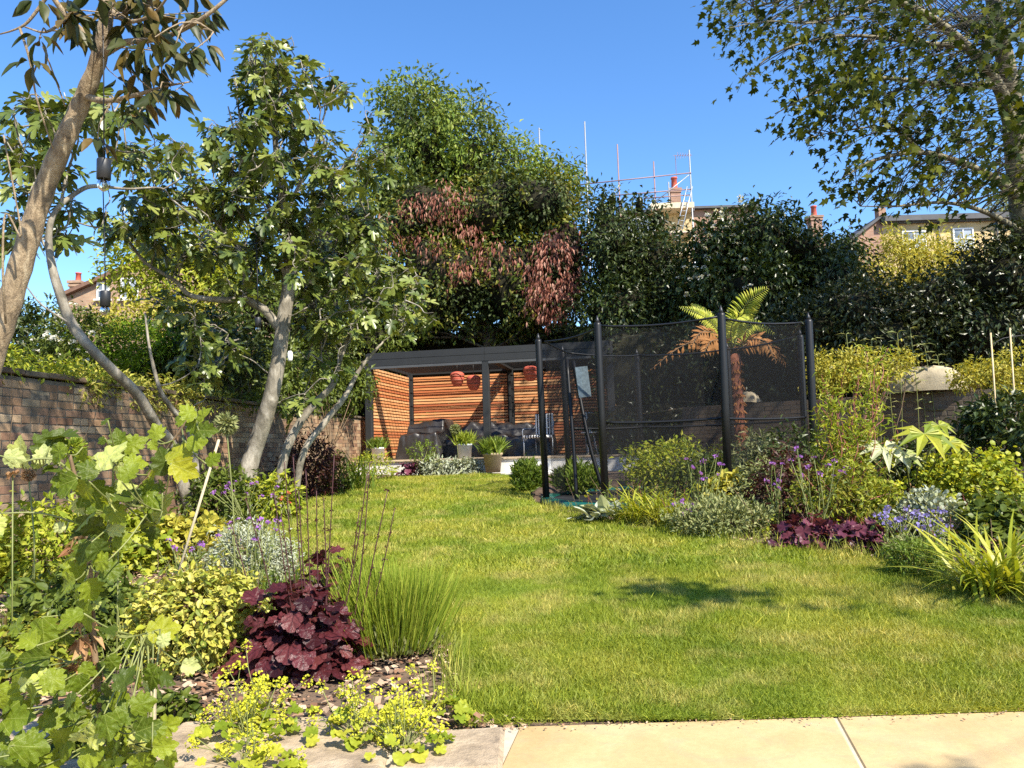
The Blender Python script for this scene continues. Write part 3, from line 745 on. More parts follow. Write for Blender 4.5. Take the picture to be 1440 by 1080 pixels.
# ================================================================== FAR BUILDINGS
def window(root, c, wv, hv, ax, out, nm='window', dp=.06, bars=1):
    c = np.array(c, float); ax = np.array(ax, float); out = np.array(out, float); az = np.array([0, 0, 1.])
    fr = MB(); t = .07
    for s_ in (-1, 1):
        fr.box(c+ax*s_*(wv/2-t/2)+out*.03, (t, dp, hv), ax, out)
        fr.box(c+az*s_*(hv/2-t/2)+out*.032, (wv-.14, dp, t), ax, out)
    for b in range(bars): fr.box(c+ax*(wv*((b+1)/(bars+1)-.5))+out*.03, (.05, dp*.8, hv-.14), ax, out)
    fr.box(c+out*.028, (wv-.15, dp*.7, .05), ax, out)
    f = fr.build(nm, MT['white'], root)
    MB().box(c+out*.01, (wv-.1, .02, hv-.1), ax, out).build('pane', MT['pane'], f)
    MB().box(c-az*(hv/2+.04)+out*.07, (wv+.16, .16, .08), ax, out).build('sill', MT['cream_w'], f)
MT['housebrick'] = farbrick('brown_house_brick', (.34, .20, .13), (.42, .28, .18), (.32, .27, .2))
MT['yellowbrick'] = farbrick('yellow_house_brick', (.54, .40, .18), (.62, .48, .25), (.45, .38, .26))
MT['redbrick'] = farbrick('red_house_brick', (.30, .16, .11), (.38, .22, .15), (.3, .25, .2))
def chimney(root, base, w, d, h, mat, pots=1, potw=.14, poth=.45, ax=(1, 0, 0)):
    base = np.array(base, float)
    c = MB().box(base+[0, 0, h/2], (w, d, h)).box(base+[0, 0, h-.22], (w+.10, d+.10, .10)).box(base+[0, 0, h-.06], (w+.16, d+.16, .12)).build('chimney', MT[mat], root)
    for i in range(pots):
        p = base+[(i-(pots-1)/2)*.36, 0, h]
        MB().lathe(p, [(potw*1.1, 0), (potw, .08), (potw*.85, poth*.85), (potw*1.05, poth*.88), (potw*1.05, poth), (potw*.7, poth), (potw*.7, poth-.1)], 12).build('chimney_pot', MT['potred'], c, True)
# A: brown gabled house at left
d = 32.
r = thing('brick_house', 'brown brick gabled house with a red chimney pot far behind the left wall', 'house', (*W(160, 500, d)[:2], 0))
pl = lambda px, py: W(px, py, d)
A0, A1, A2 = pl(94, 417), pl(240, 352), pl(380, 417)
zb = 0.; th = 6.
V = [(A0[0], d, zb), (A2[0], d, zb), (A2[0], d, A2[2]), (A1[0], d, A1[2]), (A0[0], d, A0[2])]
V += [(x, d+th, z) for x, _, z in V]
m = MB().add(V, [(0, 1, 2), (0, 2, 4), (4, 2, 3), (5, 7, 6), (5, 9, 7), (9, 8, 7)], [(0, 5, 6, 1), (0, 4, 9, 5), (1, 6, 7, 2)]); m.build('wall', MT['housebrick'], r)
for P0, P1 in ((A0, A1), (A1, A2)):
    a = np.array([P0[0], d, P0[2]]); b = np.array([P1[0], d, P1[2]]); ax = nrm(b-a); up = np.cross(ax, [0, 1, 0])*-1
    if up[2] < 0: up = -up
    MB().box((a+b)/2+up*.09+[0, th/2, 0], (np.linalg.norm(b-a)+.3, th+.5, .16), ax, (0, 1, 0)).build('roof', MT['tileroof'], r)
for px, py, ww, hh in ((146, 409, .42, .75), (183, 406, .62, .95)):
    c = pl(px, py); window(r, (c[0], d-.02, c[2]), ww+.15, hh, (1, 0, 0), (0, -1, 0))
cb = pl(94.5, 424); chimney(r, (cb[0], d+.8, cb[2]-.2), .45, .6, 1.25, 'housebrick', 1, .12, .42)
# B: building with scaffold
d = 44.
rb = thing('terrace_house', 'yellow brick house under scaffolding above the dark trees', 'house', (*W(930, 500, d)[:2], 0))
def block(root, px0, px1, pyt, d, th, mat, nm='wall', zb=0):
    a, b = W(px0, pyt, d), W(px1, pyt, d); z = (a[2]+b[2])/2
    MB().box(((a[0]+b[0])/2, d+th/2, (z+zb)/2), (b[0]-a[0], th, z-zb)).build(nm, MT[mat], root); return a[0], b[0], z
x0, x1, z = block(rb, 870, 972, 300, d, 6, 'yellowbrick')
MB().box(((x0+x1)/2, d+2.9, z+.08), (x1-x0+.3, 6.4, .16)).build('roof', MT['slateroof'], rb)
for px, py in ((911, 325), (888, 326)):
    c = W(px, py, d); window(rb, (c[0], d-.02, c[2]), .9, 1.7, (1, 0, 0), (0, -1, 0))
cb = W(950, 296, d+1); chimney(rb, (cb[0], d+1, cb[2]), .62, .5, 1.35, 'redbrick', 1, .2, .75)
m = MB(); c = W(951, 245, d+1); m.tube([(c[0], d+1, c[2]-.3), (c[0], d+1, c[2]+1.25)], .02, 5)
for k in range(6): m.box((c[0]+.15+k*.16, d+1, c[2]+1.2), (.015, .5-.05*k, .015), (1, 0, 0), (0, 1, 0)); m.box((c[0]+.15+k*.16, d+1, c[2]+1.2), (.015, .015, .45-.05*k))
m.box((c[0]+.45, d+1, c[2]+1.2), (1.2, .02, .02)); m.build('aerial', MT['rust'], rb)
rc = thing('red_brick_house', 'red brown brick house with a long flat parapet, right of the scaffolding', 'house', (*W(1020, 500, 46)[:2], 0))
x0, x1, z = block(rc, 972, 1062, 294, 46, 6, 'redbrick')
MB().box(((x0+x1)/2, 48.9, z+.07), (x1-x0+.4, 6.5, .14), nrm(np.array([x1-x0, 0, .0])), (0, 1, 0)).build('parapet', MT['slateroof'], rc)
MB().box((x1-.1, 46.2, z+.25), (.18, .18, .5)).build('vent_pipe', MT['slateroof'], rc)
rs_ = thing('scaffolding', 'steel tube scaffolding with cream boards and a ladder around the roof', 'scaffolding', (*W(940, 500, 43)[:2], 0))
d = 43.
for px, pt, pb, mm in ((758, 180, 330, 'galv'), (822, 171, 330, 'galv'), (785, 228, 330, 'galv'), (868, 203, 380, 'rust'), (919, 227, 395, 'rust'), (969, 211, 395, 'galv'), (940, 256, 395, 'galv')):
    off = 0 if px != 940 else 1.2
    a = W(px, pt, d+off); MB().tube([(a[0], a[1], 0.0), (a[0], a[1], a[2])], .045 if mm == 'galv' else .04, 6).build('pole', MT[mm], rs_)
for (p0, p1) in (((803, 261), (972, 243)), ((862, 275), (972, 266)), ((905, 279), (972, 274)), ((905, 333), (975, 326))):
    MB().tube([W(*p0, d-.06), W(*p1, d-.06)], .035, 6).build('rail', MT['rust'], rs_)
for (p0, p1) in (((920, 285), (969, 246)), ((921, 300), (940, 313)), ((905, 300), (921, 280))):
    MB().tube([W(*p0, d-.1), W(*p1, d-.1)], .03, 6).build('brace', MT['galv'], rs_)
for (px0, px1, py, hh) in ((916, 976, 290, .34), (912, 976, 328, .16), (905, 972, 353, .14), (905, 972, 358, .10)):
    a, b = W(px0, py, d), W(px1, py-2, d); MB().box(((a[0]+b[0])/2, d+.55, (a[2]+b[2])/2), (b[0]-a[0], 1.2, hh)).build('board', MT['board'], rs_)
lad = MB(); a, b = W(950, 345, d-.2), W(970, 262, d-.2)
for s_ in (-.16, .16): lad.tube([a+[s_, 0, 0], b+[s_, 0, 0]], .03, 5)
for k in range(1, 12): q = a+(b-a)*k/12; lad.tube([q-[.16, 0, 0], q+[.16, 0, 0]], .018, 4)
lad.build('ladder', MT['galv'], rs_)
# C: lone chimney house
d = 40.
r = thing('chimney_house', 'brown brick house end whose tall chimney rises behind the dark shrubs', 'house', (*W(1150, 500, d)[:2], 0))
x0, x1, z = block(r, 1128, 1162, 335, d, 4, 'redbrick')
cb = W(1151, 332, d); chimney(r, (cb[0], d+.4, cb[2]), .6, .6, 1.2, 'redbrick', 1, .16, .62)
# D: yellow block
d = 35.
r = thing('yellow_brick_house', 'yellow brick house with white windows and dark parapet behind the right hedge', 'house', (*W(1340, 500, d)[:2], 0))
x0, x1, z = block(r, 1240, 1560, 309, d, 7, 'yellowbrick')
MB().box(((x0+x1)/2, d+3.3, z+.12), (x1-x0+.2, 7.4, .26)).build('parapet', MT['slateroof'], r)
for k, (px, py, ww, hh, nb) in enumerate(((1285, 338, 1.15, .95, 1), (1354, 336, 1.0, 1.05, 1), (1440, 336, 1.1, 1.05, 1))):
    c = W(px, py, d); window(r, (c[0], d-.02, c[2]), ww, hh, (1, 0, 0), (0, -1, 0))
for px_ in (1318, 1400):
    q_ = W(px_, 312, d); MB().tube([(q_[0], d-.08, 0.), (q_[0], d-.08, q_[2])], .05, 6).build('downpipe', MT['slateroof'], r)
q_ = W(1245, 312, d); MB().box((q_[0]+4.5, d-.12, q_[2]-.08), (9.4, .16, .12)).build('gutter', MT['slateroof'], r)
a, b, cc = W(1198, 337, d), W(1240, 308, d), W(1240, 337, d)
V = [(a[0], d, 0), (b[0]-.01, d, 0), (b[0]-.01, d, b[2]+.1), (a[0], d, a[2])]; V += [(x, y+6, z_) for x, y, z_ in V]
MB().add(V, Q=[(0, 1, 2, 3), (4, 7, 6, 5), (0, 3, 7, 4), (3, 2, 6, 7), (1, 5, 6, 2)]).build('gable_wall', MT['redbrick'], r)
ax = nrm(np.array([b[0]-a[0], 0, b[2]+.1-a[2]])); MB().box((np.array([a[0], d, a[2]])+np.array([b[0], d, b[2]+.1]))/2+np.array([0, 3, .06]), (np.linalg.norm(b-a)+.1, 6.3, .12), ax, (0, 1, 0)).build('roof', MT['slateroof'], r)
MB().box((b[0]+.05, d+.2, b[2]+.3), (.35, .4, .5)).build('chimney', MT['redbrick'], r)

# ================================================================== BACKGROUND TREES
def tree(name, label, ells, n, tk, size, mat, trunk, tr, bmat='barkdark', group='trees beyond the garden', stems=30, sr=.05, **k):
    base = trunk[0]; root = thing(name, label, 'tree', (base[0], base[1], base[2]), group)
    R_ = max(e[1].max() for e in ells)
    P, O, Cc, idx = crown_points(ells, n, k.get('shell', .45), k.get('lumpf', 2.4/R_), k.get('gap', .22), k.get('clump', R_*.16), k.get('per', 10))
    D, Nn = orient(O, k.get('droop', .25), k.get('rand', .6), k.get('up', .5))
    leaf_obj('crown', TP[tk], P, D, Nn, size*RG.uniform(.7, 1.3, len(P)), MT[mat], root)
    mb = MB().tube(smoothpath(trunk, 4), np.linspace(tr, tr*.35, len(smoothpath(trunk, 4))), 8); mb.build('trunk', MT[bmat], root, True)
    sk = smoothpath(trunk, 6); mb = MB()
    for i in RG.choice(len(Cc), min(stems, len(Cc)), replace=False):
        j = np.argmin(np.linalg.norm(sk-Cc[i]+[0, 0, .5], axis=1)); a = sk[j]; b = Cc[i]
        mm = (a+b)/2+RG.normal(size=3)*.08*np.linalg.norm(b-a); mb.tube(smoothpath([a, mm, b], 3), np.linspace(sr, sr*.2, 7), 5, False)
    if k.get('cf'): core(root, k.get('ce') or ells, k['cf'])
    mb.build('branches', MT[bmat], root); root.children[-1]['kind'] = 'stuff'
    return root, P, O, Cc
def base_at(px, d): p = W(px, 600, d); return np.array([p[0], d, float(G(d))])
def tr_(px, d, py): b = base_at(px, d); t = W(px+random.uniform(-8, 8), py, d); return [b, (b*2+t)/3+[.1, 0, 0], (b+t*2)/3-[.1, 0, 0], t]
E = ell
tree('cherry_tree', 'tall light green tree, its peak the highest behind the pergola', [E(600, 195, 62, 75, 24, 2.2), E(585, 150, 45, 48, 24, 1.3), E(655, 195, 62, 62, 24, 2), E(715, 240, 62, 48, 24.5, 1.8), E(560, 260, 55, 80, 24, 2), E(775, 262, 38, 34, 24, 1), E(806, 248, 20, 16, 24, .5), E(545, 140, 24, 16, 24, .5), E(500, 330, 50, 90, 23, 2), E(640, 300, 120, 90, 25, 2)],
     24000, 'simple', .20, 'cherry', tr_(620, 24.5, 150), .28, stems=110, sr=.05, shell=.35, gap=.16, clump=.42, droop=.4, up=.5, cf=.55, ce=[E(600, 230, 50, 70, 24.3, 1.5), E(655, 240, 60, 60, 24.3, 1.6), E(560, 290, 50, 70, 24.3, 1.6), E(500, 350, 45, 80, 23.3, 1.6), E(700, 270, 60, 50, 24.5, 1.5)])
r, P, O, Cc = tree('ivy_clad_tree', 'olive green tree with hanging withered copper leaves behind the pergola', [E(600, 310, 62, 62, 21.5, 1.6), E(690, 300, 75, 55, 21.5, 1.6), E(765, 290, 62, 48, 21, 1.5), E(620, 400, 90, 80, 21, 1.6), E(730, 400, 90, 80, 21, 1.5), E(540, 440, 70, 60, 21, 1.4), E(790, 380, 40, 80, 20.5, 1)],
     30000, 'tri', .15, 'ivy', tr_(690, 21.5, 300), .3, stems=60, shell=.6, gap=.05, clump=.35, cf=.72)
def patch(root, ells, n, tk, size, mat, nm, **k):
    R_ = max(e[1].max() for e in ells)
    P, O, Cc, _ = crown_points(ells, n, k.get('shell', .6), 3/R_, k.get('gap', .1), k.get('clump', .25), 8)
    D, Nn = orient(O, k.get('droop', 1.2), .5, k.get('up', .1)); Nn = nrm(Nn+[0, -.8, 0])
    leaf_obj(nm, TP[tk], P, D, Nn, size*RG.uniform(.7, 1.3, len(P)), MT[mat], root)
patch(r, [E(780, 385, 44, 55, 19.6, .7), E(772, 425, 36, 28, 19.5, .5)], 1500, 'narrow', .17, 'copper', 'withered_foliage')
patch(r, [E(700, 362, 34, 30, 19.7, .5), E(645, 382, 22, 18, 19.6, .4)], 330, 'narrow', .17, 'copper', 'withered_foliage')
patch(r, [E(630, 285, 44, 26, 20, .6), E(585, 300, 28, 24, 20, .5)], 480, 'narrow', .15, 'copper', 'withered_foliage')
patch(r, [E(600, 345, 30, 20, 19.9, .4), E(660, 330, 30, 16, 19.9, .4), E(545, 330, 25, 25, 19.9, .4)], 420, 'narrow', .15, 'copper', 'withered_foliage')
patch(r, [E(795, 350, 34, 30, 19.8, .6)], 500, 'tri', .15, 'maroon', 'maroon_foliage')
tree('ash_tree', 'dark green tree with upright leader shoots in front of the scaffolding', [E(860, 350, 45, 78, 19.5, 1.4), E(905, 375, 60, 62, 19.5, 1.4), E(860, 285, 9, 22, 19.5, .2), E(846, 300, 12, 22, 19.5, .3), E(899, 288, 9, 20, 19.5, .2), E(925, 310, 15, 20, 19.5, .4), E(870, 440, 70, 50, 19, 1.4), E(940, 430, 60, 60, 19, 1.4)],
     16000, 'simple', .15, 'dark', tr_(880, 19.8, 300), .2, stems=50, shell=.5, gap=.12, clump=.32, cf=.6)
er, eP, eO, eC = tree('elder_tree', 'broad dark shrubby tree with white heads set in for leaf glints, left of the lone chimney', [E(1065, 340, 62, 56, 18, 1.5), E(1010, 360, 50, 52, 18, 1.3), E(1115, 365, 60, 48, 18, 1.3), E(1050, 420, 100, 60, 17.5, 1.5), E(1160, 400, 60, 50, 17.5, 1.2), E(1185, 355, 30, 22, 18, .6)],
     17000, 'simple', .17, 'elder', tr_(1070, 18.4, 330), .2, stems=50, shell=.55, gap=.12, clump=.3, up=.9, droop=.4, cf=.6)
eO = eO[::10][:len(eC)]; k_ = (proj(eC)[0] < 1060) & (eO[:, 1] < .1) & (eO[:, 2] > -.1); fp = (eC+eO*.22)[k_][:70]; flowers(er, fp, 'wflower', .10, k=14)  # white heads stand in for bright glints on the leaves
tree('laurel_tree', 'large very dark laurel at the right edge below the plane tree', [E(1400, 400, 75, 60, 14, 1.3), E(1450, 360, 60, 65, 14, 1.2), E(1300, 440, 80, 55, 14.5, 1.3), E(1390, 470, 90, 50, 13.8, 1.1), E(1200, 450, 80, 55, 15, 1.3), E(1130, 470, 60, 45, 15.2, 1.2), E(1255, 480, 90, 40, 14.2, 1)],
     21000, 'simple', .13, 'dark2', tr_(1390, 14.8, 400), .16, stems=50, shell=.55, gap=.08, clump=.28, up=.7, cf=.65)
tree('golden_tree', 'pale golden leaved tree in front of the yellow brick house windows', [E(1262, 372, 34, 42, 21, 1), E(1310, 378, 34, 34, 21, .9), E(1240, 400, 40, 40, 21, 1), E(1340, 395, 40, 30, 21, .9), E(1215, 370, 18, 20, 21, .4), E(1300, 345, 22, 22, 21, .6), E(1345, 355, 22, 24, 21, .6), E(1250, 340, 14, 18, 21, .4)],
     7000, 'narrow', .17, 'gold', tr_(1280, 21.4, 350), .1, 'barkdark', stems=40, sr=.03, shell=.3, gap=.3, clump=.3)
tree('willow_tree', 'grey green distant tree behind the yellow house roof at the right edge', [E(1425, 285, 32, 22, 50, 2), E(1455, 275, 40, 30, 50, 2)], 2400, 'narrow', .38, 'greygreen', tr_(1430, 50, 280), .2, stems=10, shell=.3)
# left
tree('lime_tree', 'light yellow green tree seen through the fig branches', [E(325, 300, 34, 40, 20, 1.2), E(300, 350, 50, 45, 20, 1.3), E(220, 345, 55, 38, 19, 1.2), E(195, 380, 45, 40, 19, 1), E(350, 380, 60, 50, 20, 1.4), E(270, 400, 70, 40, 19, 1.2)],
     8500, 'simple', .16, 'lime', tr_(290, 20, 330), .14, stems=50, sr=.03, shell=.35, gap=.3, clump=.35)
tree('viburnum_tree', 'mid green tree standing behind the left wall near the pergola', [E(440, 430, 85, 75, 18.5, 1.5), E(370, 440, 60, 60, 18, 1.2), E(520, 480, 60, 40, 20, 1), E(470, 350, 60, 60, 20, 1.4)], 10500, 'simple', .14, 'mid', tr_(440, 18.8, 400), .12, stems=30, gap=.15, clump=.3, cf=.5)

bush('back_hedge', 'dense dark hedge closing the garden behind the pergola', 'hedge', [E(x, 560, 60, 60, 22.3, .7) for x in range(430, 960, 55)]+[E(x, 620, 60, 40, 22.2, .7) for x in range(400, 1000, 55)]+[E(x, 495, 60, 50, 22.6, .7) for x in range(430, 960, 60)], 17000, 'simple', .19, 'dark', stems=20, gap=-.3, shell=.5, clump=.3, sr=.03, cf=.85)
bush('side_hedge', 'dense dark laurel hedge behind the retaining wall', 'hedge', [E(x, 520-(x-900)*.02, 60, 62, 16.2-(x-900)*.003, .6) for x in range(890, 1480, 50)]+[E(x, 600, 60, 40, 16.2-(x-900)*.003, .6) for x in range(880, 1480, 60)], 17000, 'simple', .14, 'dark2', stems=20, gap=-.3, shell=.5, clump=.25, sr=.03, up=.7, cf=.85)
bush('neighbour_hedge', 'dark hedge behind the far end of the left wall', 'hedge', [E(x, 530, 50, 50, 19.5, .6) for x in range(-20, 440, 50)]+[E(x, 600, 50, 50, 19.6, .6) for x in range(0, 440, 50)], 7000, 'simple', .17, 'dark', stems=10, gap=-.2, shell=.5, clump=.3, sr=.03, cf=.8)
def shrub(name, label, *a, **k): return bush(name, label, 'shrub', *a, **k)
shrub('evergreen_shrub', 'dark evergreen shrub behind the wall at the left edge', [E(15, 478, 60, 52, 10.5, .8), E(-30, 450, 50, 60, 10.5, .8), E(70, 470, 35, 45, 11.5, .5)], 5200, 'simple', .10, 'dark', stems=20, gap=.12)
def wf(root, P, O, Cc): flowers(root, Cc[RG.choice(len(Cc), 38)]+[0, -.1, .05], 'wflower', .075, k=12)
shrub('rose_bush', 'white flowering rose bush behind the left wall, left of the round hedge', [E(112, 480, 42, 40, 10, .5), E(75, 500, 50, 25, 9.6, .4), E(110, 450, 25, 15, 10, .3)], 2600, 'simple', .065, 'mid', stems=20, extra=wf)
shrub('round_hedge', 'bright green clipped round hedge behind the left wall', [E(165, 495, 68, 42, 10.5, .6), E(215, 490, 45, 38, 10.8, .5), E(120, 512, 35, 22, 10.3, .4)], 8500, 'trin', .075, 'bright', stems=12, gap=.02, shell=.75, lumpf=3, up=.3)
shrub('climbing_rose', 'pinkish gold shrub above the round hedge, below the brick house', [E(200, 450, 60, 26, 14, .6), E(255, 445, 50, 35, 14, .6), E(150, 452, 30, 16, 14, .5)], 2800, 'simple', .10, 'gold', stems=10, gap=.2)
shrub('hazel_shrub', 'dark leafy shrub behind the wall, between the fig stems', [E(270, 505, 60, 36, 11, .6), E(325, 500, 55, 40, 11.5, .6), E(235, 520, 35, 20, 10.8, .5), E(300, 460, 50, 30, 12, .6)], 4600, 'simple', .12, 'dark', stems=16, gap=.18)
shrub('laurel_shrub', 'glossy dark shrub behind the wall, right of the big fig trunk', [E(440, 530, 50, 34, 14.5, .7), E(485, 540, 42, 34, 15.5, .6), E(400, 520, 40, 40, 13.5, .6)], 3800, 'simple', .12, 'mid', stems=16, gap=.14)
# ivy tumbling over the wall top
def wallx(y): return -4.52+(y-4.3)*(1.02/14.3)
for nm, lb, y0, y1, mt_, nn, sz in (('ivy', 'green ivy growing along the top of the left wall, nearest the camera', 4.8, 7.6, 'lime', 2600, .06), ('ivy', 'cream variegated ivy hanging over the left wall behind the leaning fig stem', 7.4, 10.6, 'cream', 5200, .065), ('ivy', 'ivy along the far end of the left wall beside the pergola', 10.6, 16.5, 'mid', 2600, .08)):
    ells = [(np.array([wallx(y)-.05+RG.uniform(-.08, .05), y, 1.74+RG.uniform(-.05, .1)-(.12 if mt_ == 'cream' else 0)]), np.array([.26, .35, .16 if mt_ != 'cream' else .22])) for y in np.arange(y0, y1, .38)]
    bush(nm, lb, 'ivy', ells, nn, 'simple', sz, mt_, group='ivy on the garden wall', stems=14, sr=.006, base=(wallx((y0+y1)/2)-.14, (y0+y1)/2, .1), gap=.1, lumpf=4)

# ================================================================== PLANE TREE (top right)
def poly_crown(poly, n, d0, d1, gap=.2, lf=.9):
    poly = np.array(poly, float); out = []
    while sum(map(len, out)) < n:
        x = RG.uniform(poly[:, 0].min(), poly[:, 0].max(), n*2); y = RG.uniform(poly[:, 1].min(), poly[:, 1].max(), n*2)
        k = inpoly(x+RG.normal(size=len(x))*7, y+RG.normal(size=len(x))*7, poly); x, y = x[k], y[k]
        P = W(x, y, RG.uniform(d0, d1, len(x))); k = lump(P, lf)+.6*lump(P, lf*3)+RG.normal(size=len(P))*.35 > -1+gap*2.4; out.append(P[k])
    return np.concatenate(out)[:n]
PT = thing('plane_tree', 'big plane tree overhanging from the right with lobed leaves', 'tree', (*base_at(1462, 15)[:2], float(G(15))))
def skel(pts, n=6): P = np.array([W(*p[:3]) for p in pts]); rr = np.array([p[3] for p in pts]); S = smoothpath(P, n); t = np.linspace(0, len(pts)-1, len(S)); return S, np.interp(t, range(len(pts)), rr)
trk = [(1462, 640, 15, .28), (1458, 520, 15, .26), (1448, 400, 15, .24), (1438, 300, 14.8, .23), (1428, 200, 14.6, .21), (1418, 110, 14.3, .17), (1402, 30, 14, .14), (1385, -60, 14, .11), (1360, -160, 14, .07)]
S, rr = skel(trk); MB().tube(S, rr, 12).build('trunk', MT['barkplane'], PT, True)
limbs = [[(1426, 190, 14.6, .16), (1408, 130, 14.2, .12), (1378, 85, 13.8, .10), (1340, 48, 13.4, .085), (1300, 20, 13, .07), (1240, -5, 12.6, .05), (1150, -10, 12.2, .03), (1060, 10, 12, .015)],
         [(1436, 280, 14.8, .12), (1380, 240, 14, .06), (1300, 215, 13.2, .045), (1230, 225, 12.6, .03), (1185, 250, 12.2, .012)],
         [(1400, 120, 14.1, .08), (1330, 120, 13.4, .05), (1240, 110, 12.8, .035), (1150, 130, 12.2, .022), (1090, 160, 12, .01)],
         [(1360, 65, 13.6, .06), (1290, 60, 13, .04), (1190, 50, 12.4, .028), (1100, 70, 12, .018), (1045, 110, 12, .008)],
         [(1440, 330, 15, .09), (1390, 300, 13.6, .045), (1330, 285, 12.8, .03), (1260, 290, 12.2, .018), (1210, 290, 12, .008)],
         [(1300, 215, 13.2, .03), (1250, 180, 12.6, .02), (1180, 185, 12.2, .012), (1130, 195, 12, .006)],
         [(1240, -5, 12.6, .03), (1160, 30, 12, .02), (1080, 30, 11.8, .012), (1022, 40, 11.6, .006)],
         [(1390, 60, 14, .06), (1440, 20, 13.4, .05), (1480, -40, 13, .03)]]
SK = [S]
for L in limbs:
    s, q = skel(L, 5); SK.append(s); MB().tube(s, q, 8).build('limb', MT['barkplane'], PT, True)
SKA = np.concatenate(SK[1:])
poly = [(1000, 20), (1040, -60), (1500, -80), (1520, 300), (1440, 280), (1380, 268), (1330, 298), (1270, 298), (1205, 296), (1170, 262), (1180, 240), (1165, 205), (1120, 196), (1085, 178), (1060, 135), (1018, 120), (1040, 85), (1010, 55)]
Cc = poly_crown(poly, 830, 10.8, 15.5, .12)
per = 7; idx = np.repeat(np.arange(len(Cc)), per)
P = Cc[idx]+RG.normal(size=(len(idx), 3))*.15
D = nrm(rs(len(P))*.8+[-.5, 0, -.7]); Nn = nrm(rs(len(P))*.8+[0, -.35, .8])
leaf_obj('crown', TP['plane'], P, D, Nn, RG.uniform(.09, .19, len(P)), MT['plane'], PT)
mb = MB()
for c in Cc:
    j = np.argmin(np.linalg.norm(SKA-c-[.5, 0, .25], axis=1)); a = SKA[j]; L = np.linalg.norm(c-a)
    m_ = (a+c)/2+[0, 0, .10*L]+RG.normal(size=3)*.07*L; mb.tube(smoothpath([a, m_, c], 2), np.linspace(.012, .004, 5), 3, False)
mb.build('twigs', MT['barkdark'], PT)['kind'] = 'stuff'

# ================================================================== FIG TREE
FT = thing('fig_tree', 'many stemmed pale barked fig tree in front of the left wall', 'tree', (*base_at(330, 9.4)[:2], float(G(9.4))))
gz_ = lambda px, d, r_: (px, float(proj(base_at(px, d))[1])+6, d, r_)
figs = [[gz_(345, 9.4, .15), (350, 668, 9.4, .118), (360, 630, 9.4, .108), (380, 565, 9.3, .10), (392, 500, 9.3, .092), (400, 440, 9.3, .088), (408, 372, 9.3, .088), (402, 300, 9.2, .07), (390, 220, 9.1, .042), (382, 150, 9, .028), (372, 85, 9, .014)],
        [gz_(275, 8.3, .07), (248, 640, 8.1, .06), (215, 592, 7.6, .052), (188, 550, 7.3, .05), (155, 518, 7.0, .047), (128, 488, 6.8, .043), (100, 452, 6.75, .046), (84, 415, 6.7, .042), (72, 375, 6.7, .036), (68, 330, 6.7, .030), (80, 295, 6.7, .024), (112, 268, 6.8, .022), (136, 262, 6.9, .020), (180, 266, 7.0, .011), (225, 265, 7.1, .008), (240, 280, 7.2, .005)],
        [gz_(285, 8.8, .045), (266, 610, 8.7, .04), (244, 578, 8.5, .032), (224, 550, 8.3, .026), (212, 500, 8.2, .016), (205, 440, 8.2, .011)],
        [(392, 462, 9.3, .06), (372, 435, 9.2, .055), (348, 420, 9.1, .05), (345, 395, 9.1, .04), (340, 360, 9, .032), (318, 330, 8.9, .02), (290, 300, 8.8, .014)],
        [(348, 420, 9.1, .045), (310, 422, 9, .038), (268, 415, 8.9, .03), (245, 395, 8.8, .024), (205, 370, 8.7, .02), (170, 330, 8.6, .016), (125, 318, 8.5, .01)],
        [(406, 390, 9.3, .06), (425, 350, 9.4, .05), (440, 310, 9.4, .036), (462, 265, 9.4, .026), (490, 225, 9.4, .016), (522, 185, 9.4, .008)],
        [gz_(392, 9.6, .07), (398, 645, 9.6, .062), (418, 600, 9.7, .055), (445, 565, 9.8, .05), (468, 540, 9.8, .04), (480, 500, 9.9, .03), (500, 450, 10, .02), (520, 400, 10, .012)],
        [gz_(415, 9.8, .05), (425, 640, 9.8, .045), (455, 595, 10, .045), (482, 560, 10.1, .04), (505, 520, 10.2, .03), (540, 480, 10.2, .015)],
        [(402, 300, 9.2, .03), (430, 240, 9.1, .022), (450, 180, 9, .014), (470, 120, 9, .008)],
        [(400, 320, 9.2, .03), (360, 260, 9.1, .022), (335, 200, 9, .014), (320, 150, 9, .008)],
        [(390, 240, 9.1, .02), (345, 190, 8.9, .014), (330, 110, 8.9, .008)],
        [(72, 360, 6.7, .016), (50, 320, 6.7, .011), (30, 240, 6.7, .008), (5, 190, 6.8, .005)],
        [(84, 295, 6.7, .016), (95, 240, 6.8, .013), (110, 190, 6.9, .008), (90, 130, 6.9, .005)],
        [(405, 400, 9.3, .03), (385, 350, 9.1, .02), (360, 330, 9, .014), (300, 250, 8.8, .009)],
        [(438, 320, 9.4, .02), (480, 330, 9.5, .014), (520, 300, 9.5, .008)],
        [(104, 458, 6.75, .011), (60, 430, 6.6, .008), (35, 400, 6.6, .005)],
        [(136, 262, 6.9, .011), (160, 220, 7.0, .008), (172, 160, 7.1, .005)]]
SKF = []
for i, L in enumerate(figs):
    s, q = skel(L, 6); s = s+.02*np.stack([lump(s*3, 1), lump(s*3+5, 1), 0*s[:, 0]], 1)*min(1, L[0][3]*20); SKF.append(s)
    MB().tube(s, q, 10 if i < 8 else 6).build('trunk' if i in (0, 1, 2, 6, 7) else 'branch', MT['barkfig'], FT, True)
SKF = np.concatenate(SKF)
